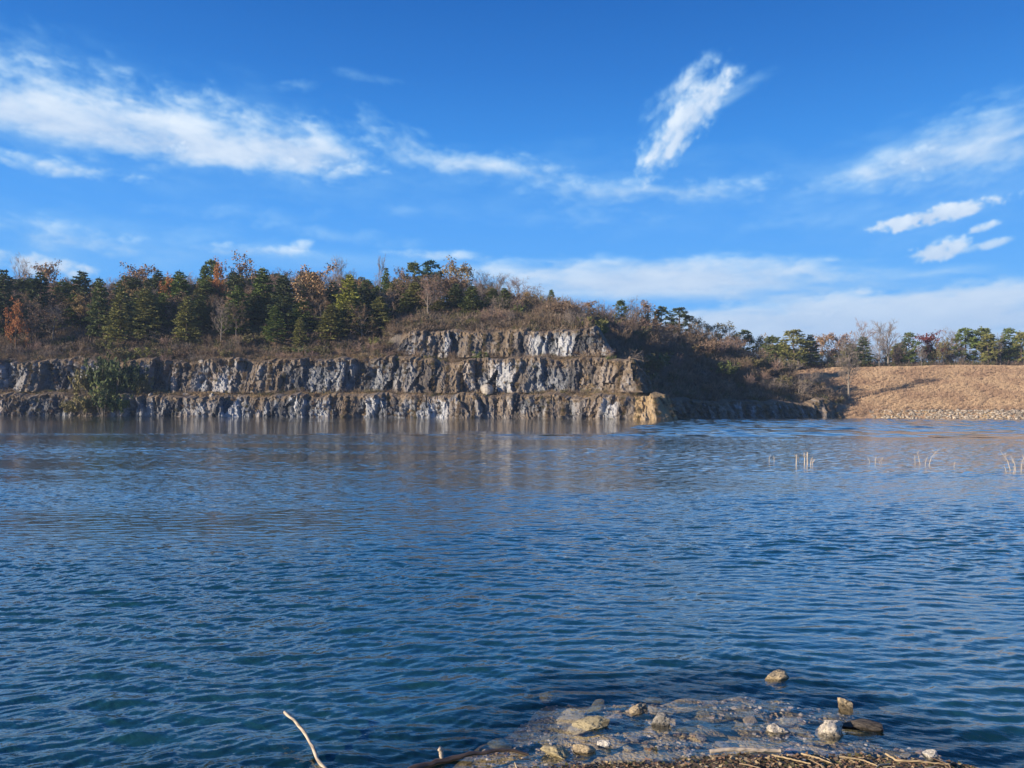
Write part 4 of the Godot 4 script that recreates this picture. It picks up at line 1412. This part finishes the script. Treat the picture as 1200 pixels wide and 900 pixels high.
func bench_boulders() -> void:
	var r := RandomNumberGenerator.new()
	r.seed = 61
	var list := []
	for k in 34:
		var x := lerpf(-160.0, 40.0, (k + r.randf_range(0.1, 0.9)) / 34.0)
		var up := k % 2 == 0
		var z := za(x) - (r.randf_range(2.6, 4.5) if up else r.randf_range(11.0, 13.0))
		list.append([Vector3(x, terr(x, z) + 0.3, z), r.randf_range(0.6, 1.5), up])
	list.append([Vector3(-7.9, 8.6, za(-7.9) - 5.5), 2.3, true])
	var shapes := [rock_mesh(r, 2, 7, mats["boulder"]), rock_mesh(r, 2, 7, mats["boulder"]), rock_mesh(r, 2, 7, mats["boulder"])]
	var n := [0, 0]
	for e in list:
		var o := obj("boulder", shapes[r.randi() % 3])
		o.position = e[0]
		o.scale = Vector3(e[1] * 1.3, e[1], e[1])
		o.rotation.y = r.randf() * TAU
		if e[1] > 2.0:
			tag(o, "largest pale boulder on the lower bench, under the upper rock face", "boulder", "boulders on the rock benches")
			continue
		var q: int = 0 if e[2] else 1
		tag(o, "grey boulder on the %s rock bench, %s along from the left end" % [["lower", "upper"][q], ORD[n[q]]], "boulder", "boulders on the rock benches")
		n[q] += 1
	var at: Array[Transform3D] = []
	var tint := PackedColorArray()
	for k in 2600:                                           # rip-rap at the foot of the field
		var x := r.randf_range(138.0, 330.0)
		var d := r.randf_range(-0.6, 5.0)
		var z := zc(x) - d
		var s := r.randf_range(0.25, 0.75)
		at.append(Transform3D(Basis.from_euler(Vector3(r.randf() * 6.0, r.randf() * 6.0, r.randf() * 6.0)).scaled(Vector3(s, s * 0.7, s)), Vector3(x, terr(x, z) + s * 0.2, z)))
		tint.append(Color(0.42, 0.36, 0.29) * r.randf_range(0.5, 1.1))
	tag(scatter("riprap_rubble", rock_mesh(r, 1, 6, mats["gravel"]), at, tint), "pale broken stone along the foot of the tan field", "rubble", "", "stuff")

func noise_texture(size: int, freq: float, oct: int, seed_: int, as_normal := false, strength := 4.0) -> NoiseTexture2D:
	var fn := FastNoiseLite.new()
	fn.seed = seed_; fn.frequency = freq; fn.fractal_octaves = oct; fn.noise_type = FastNoiseLite.TYPE_SIMPLEX_SMOOTH
	var t := NoiseTexture2D.new()
	t.width = size; t.height = size; t.seamless = true; t.noise = fn
	t.as_normal_map = as_normal; t.bump_strength = strength
	return t

func make_materials() -> void:
	grain_tex = noise_texture(512, 0.02, 5, 3)
	var m := vmat("ground", 1.0, Color(1, 1, 1), 0.1)
	m.heightmap_enabled = true; m.heightmap_texture = grain_tex; m.heightmap_scale = 30.0
	m.uv1_triplanar = true; m.uv1_world_triplanar = true; m.uv1_scale = Vector3.ONE * 0.12
	m = vmat("rock", 0.9, Color(1, 1, 1), 0.25)
	m.heightmap_enabled = true; m.heightmap_texture = grain_tex; m.heightmap_scale = 25.0
	m.uv1_triplanar = true; m.uv1_world_triplanar = true; m.uv1_scale = Vector3.ONE * 0.2
	m = vmat("bed", 1.0, Color(1, 1, 1), 0.1)
	m.heightmap_enabled = true; m.heightmap_texture = grain_tex; m.heightmap_scale = 1.2
	m.uv1_triplanar = true; m.uv1_world_triplanar = true; m.uv1_scale = Vector3.ONE * 2.5
	vmat("bark", 0.95, lin(0.1, 0.08, 0.065))
	vmat("grey_bark", 0.95, lin(0.2, 0.175, 0.15))
	vmat("gravel", 0.9, Color(1, 1, 1), 0.15)
	vmat("boulder", 0.9, lin(0.36, 0.33, 0.29))
	m = vmat("straw", 0.9, Color(1, 1, 1), 0.15)
	m.cull_mode = BaseMaterial3D.CULL_DISABLED
	vmat("pale_wood", 0.7, lin(0.5, 0.42, 0.32), 0.3)
	vmat("wet_wood", 0.35, lin(0.075, 0.055, 0.04), 0.5)
	vmat("dead_stem", 0.9, lin(0.48, 0.41, 0.33), 0.15)
	vmat("straw_wood", 0.8, lin(0.42, 0.32, 0.19), 0.3)

func water_mat(called: String, strength: float, tex: Texture2D, murk: float, coat: float) -> StandardMaterial3D:
	var m := StandardMaterial3D.new()
	m.resource_name = called
	m.transparency = BaseMaterial3D.TRANSPARENCY_ALPHA
	m.albedo_color = Color(lin(0.01, 0.054, 0.05), murk)
	m.roughness = 0.03
	m.metallic_specular = 0.6 if coat > 0.0 else 0.5
	if coat > 0.0:
		m.clearcoat_enabled = true
		m.clearcoat = coat
		m.clearcoat_roughness = 0.03
	m.normal_enabled = true
	m.normal_texture = tex
	m.normal_scale = strength
	mats[called] = m
	return m

const SUN_DIR := Vector3(0.85, -0.252, -0.42)

func _ready() -> void:
	# camera, sky, sun
	var cam := Camera3D.new()
	cam.name = "camera"
	cam.position = EYE
	cam.rotation_degrees = Vector3(2.03, 0.0, 0.25)
	cam.rotation_order = EULER_ORDER_YXZ
	cam.fov = rad_to_deg(2.0 * atan(450.0 / 902.0))
	cam.near = 0.05
	cam.far = 4000.0
	add_child(cam)
	var env := Environment.new()
	env.background_mode = Environment.BG_SKY
	env.sky = Sky.new()
	var pano := PanoramaSkyMaterial.new()
	pano.panorama = build_sky()
	env.sky.sky_material = pano
	env.tonemap_mode = Environment.TONE_MAPPER_LINEAR
	env.tonemap_exposure = 1.75
	env.background_energy_multiplier = 0.6
	env.fog_enabled = true
	env.fog_light_color = Color(0.72, 0.83, 0.97)
	env.fog_density = 0.00013
	env.sdfgi_enabled = true
	env.ssao_enabled = true
	env.ssil_enabled = true
	var we := WorldEnvironment.new()
	we.name = "environment"
	we.environment = env
	add_child(we)
	var sun := DirectionalLight3D.new()
	sun.name = "sun"
	sun.light_energy = 1.6
	sun.light_color = Color(1.0, 0.93, 0.83)
	sun.light_angular_distance = 0.5
	sun.shadow_enabled = true
	add_child(sun)
	sun.look_at_from_position(Vector3.ZERO, SUN_DIR)

	noise_a.seed = 1; noise_a.frequency = 0.02; noise_a.fractal_octaves = 3
	noise_b.seed = 2; noise_b.frequency = 0.03; noise_b.fractal_octaves = 4
	gust.seed = 3; gust.frequency = 0.06; gust.fractal_octaves = 2
	warp.seed = 4; warp.frequency = 0.35; warp.fractal_octaves = 2
	make_materials()

	# the land round the quarry lake
	var land := obj("hillside", grid_mesh(steps(-420.0, 460.0, 1.25), steps(-450.0, -205.0, 1.25), terr, ground_colour, mats["ground"]))
	tag(land, "brown wooded hill and tan sloping field round the far shore", "hill", "", "structure")
	var plain := obj("terrain", grid_mesh(steps(-2400.0, 2400.0, 100.0), steps(-2400.0, -440.0, 70.0), func(x, z): return 30.0 + noise_b.get_noise_2d(x * 0.1, z * 0.1) * 14.0 - 8.0, func(_x, _z, _y, _s): return Color(0.12, 0.1, 0.06), mats["ground"]))
	tag(plain, "distant rolling ground behind the ridge", "terrain", "", "structure")
	var bed_col := func(x, z, y, _s):
		var q := noise_b.get_noise_2d(x * 14.0, z * 14.0)
		var gravel := Color(0.6, 0.45, 0.25).lerp(Color(0.13, 0.105, 0.06), smoothstep(-0.1, 0.4, q + noise_b.get_noise_2d(x * 45.0, z * 45.0) * 0.5))
		if y > 0.0:
			return gravel.lerp(Color(0.085, 0.06, 0.04), 0.6)
		return gravel.lerp(Color(0.3, 0.25, 0.1), 0.45).lerp(Color(0.006, 0.05, 0.05), smoothstep(0.13, 0.62, -y))
	var bed_x := steps(-6.0, -2.0, 0.1)
	bed_x.append_array(steps(-1.976, 4.3, 0.024))
	bed_x.append_array(steps(4.4, 7.0, 0.1))
	var bed_z := steps(-9.0, -7.0, 0.1)
	bed_z.append_array(steps(-6.976, -3.4, 0.024))
	var near_bed := obj("lake_bed", grid_mesh(bed_x, bed_z, bank, bed_col, mats["bed"]))
	tag(near_bed, "gravelly shallow bed and bank at the near shore", "lake bed", "", "structure")
	var deep := obj("lake_bed", grid_mesh(PackedFloat32Array([-900.0, -6.0, 7.0, 900.0]), PackedFloat32Array([-460.0, -9.0, -3.4, 0.0]), func(_x, _z): return -6.02, func(_x, _z, _y, _s): return Color(0.006, 0.05, 0.05), mats["bed"]))
	tag(deep, "dark silty bottom under the deep green-blue water", "lake bed", "", "structure")
	var shore := obj("shore_bank", grid_mesh(steps(-900.0, 900.0, 4.0), PackedFloat32Array([-3.4, -2.5, -1.0, 1.0, 4.0, 10.0, 40.0, 200.0]), func(x, z): return bank(x, z) - 0.02 if z < 1.0 else bank(x, 1.0) + (z - 1.0) * 0.05, func(_x, _z, _y, _s): return Color(0.13, 0.1, 0.065), mats["bed"]))
	tag(shore, "brown bare bank sloping up from the near shore", "bank", "", "structure")
	rock_face("cliff_face", 0.0, -1.5, 6.3, 1.2, -300.0, -299.0, 101, 1.0, func(x, z): return 1.0 - smoothstep(27.0, 35.0, x) * (0.75 if z > -238.0 else 0.88), "lowest grey rock wall standing straight out of the water")
	rock_face("cliff_face", 8.2, 8.0, 18.5, 1.4, -300.0, -245.0, 202, 1.25, func(x, z): return 1.0 - 0.85 * smoothstep(27.0, 34.0, x) - 0.35 * smoothstep(-42.0, -36.0, x) * (1.0 - smoothstep(-16.0, -10.0, x)), "middle and tallest rock wall with pale streaked columns")
	rock_face("cliff_face", 17.5, 20.0, 28.6, 1.2, -43.0, -235.0, 303, 1.2, func(x, z): return 1.0 - 0.6 * smoothstep(-16.0, -10.0, x) * (1.0 - smoothstep(0.0, 4.0, x)), "short upper rock wall under the brush in the middle")

	# the water: modelled waves near by, a fine ripple everywhere
	rng.seed = 8
	for k in 20:
		var l := 0.1 * pow(5.0, k / 19.0)
		var dir := deg_to_rad(70.0 + rng.randfn(0.0, 20.0))
		var kk := TAU / l
		waves.append([kk * cos(dir), kk * sin(dir), rng.randf() * TAU, WAVE_SLOPE * (1.0 if l < 0.45 else 0.45 / l) / kk, l])
	waves.reverse()
	var ripple := noise_texture(1024, 0.02, 4, 15, true, 6.0)
	var lake := ArrayMesh.new()
	var clear_m := []                                        # clear at the edge, more turbid with depth
	for k in 4: clear_m.append(water_mat("water_clear_%d" % k, 0.5, ripple, [0.08, 0.25, 0.45, 0.68][k], [0.25, 0.45, 0.65, 0.8][k]))
	var near_m := water_mat("water_near", 0.5, ripple, 0.88, 0.9)
	var mid_m := water_mat("water_mid", 0.5, ripple, 0.88, 0.9)
	water_patch(lake, -8.0, 8.0, 0.035, -11.0, -3.6, 0.022, 0.0, near_m, clear_m)
	water_patch(lake, -22.0, 22.0, 0.09, -28.0, -11.0, 0.045, 0.0, near_m)
	water_patch(lake, -56.0, 56.0, 0.22, -70.0, -28.0, 0.1, 0.0, mid_m)
	far_water(lake, [water_mat("water_ruffled", 0.8, ripple, 0.88, 0.9), water_mat("water_mild", 0.7, ripple, 0.6, 0.4), water_mat("water_calm", 0.5, ripple, 0.3, 0.0)])
	water_flat(lake, mid_m)
	tag(obj("water", lake), "rippled deep blue lake water filling the quarry", "water", "", "structure")

	make_tree_kinds()
	plant_woods()
	plant_shrubs()
	ground_cover()
	bench_boulders()
	near_bank()
	dead_stems()

const WAVE_SLOPE := 0.066

func water_flat(am: ArrayMesh, m: Material) -> void:     # the rest of the lake to both sides, outside the picture
	for s in [-1.0, 1.0]:
		for q in [[8.0, -3.6, -11.0], [22.0, -11.0, -28.0], [56.0, -28.0, -70.0]]:
			var v := PackedVector3Array([Vector3(s * q[0], 0, q[2]), Vector3(s * 460.0, 0, q[2]), Vector3(s * q[0], 0, q[1]), Vector3(s * 460.0, 0, q[1])])
			var uv := PackedVector2Array()
			for p in v: uv.append(ripple_uv(p))
			var n := PackedVector3Array([Vector3.UP, Vector3.UP, Vector3.UP, Vector3.UP])
			water_surface(am, v, n, uv, PackedInt32Array([0, 1, 2, 1, 3, 2]) if s > 0.0 else PackedInt32Array([1, 0, 2, 1, 2, 3]), m)
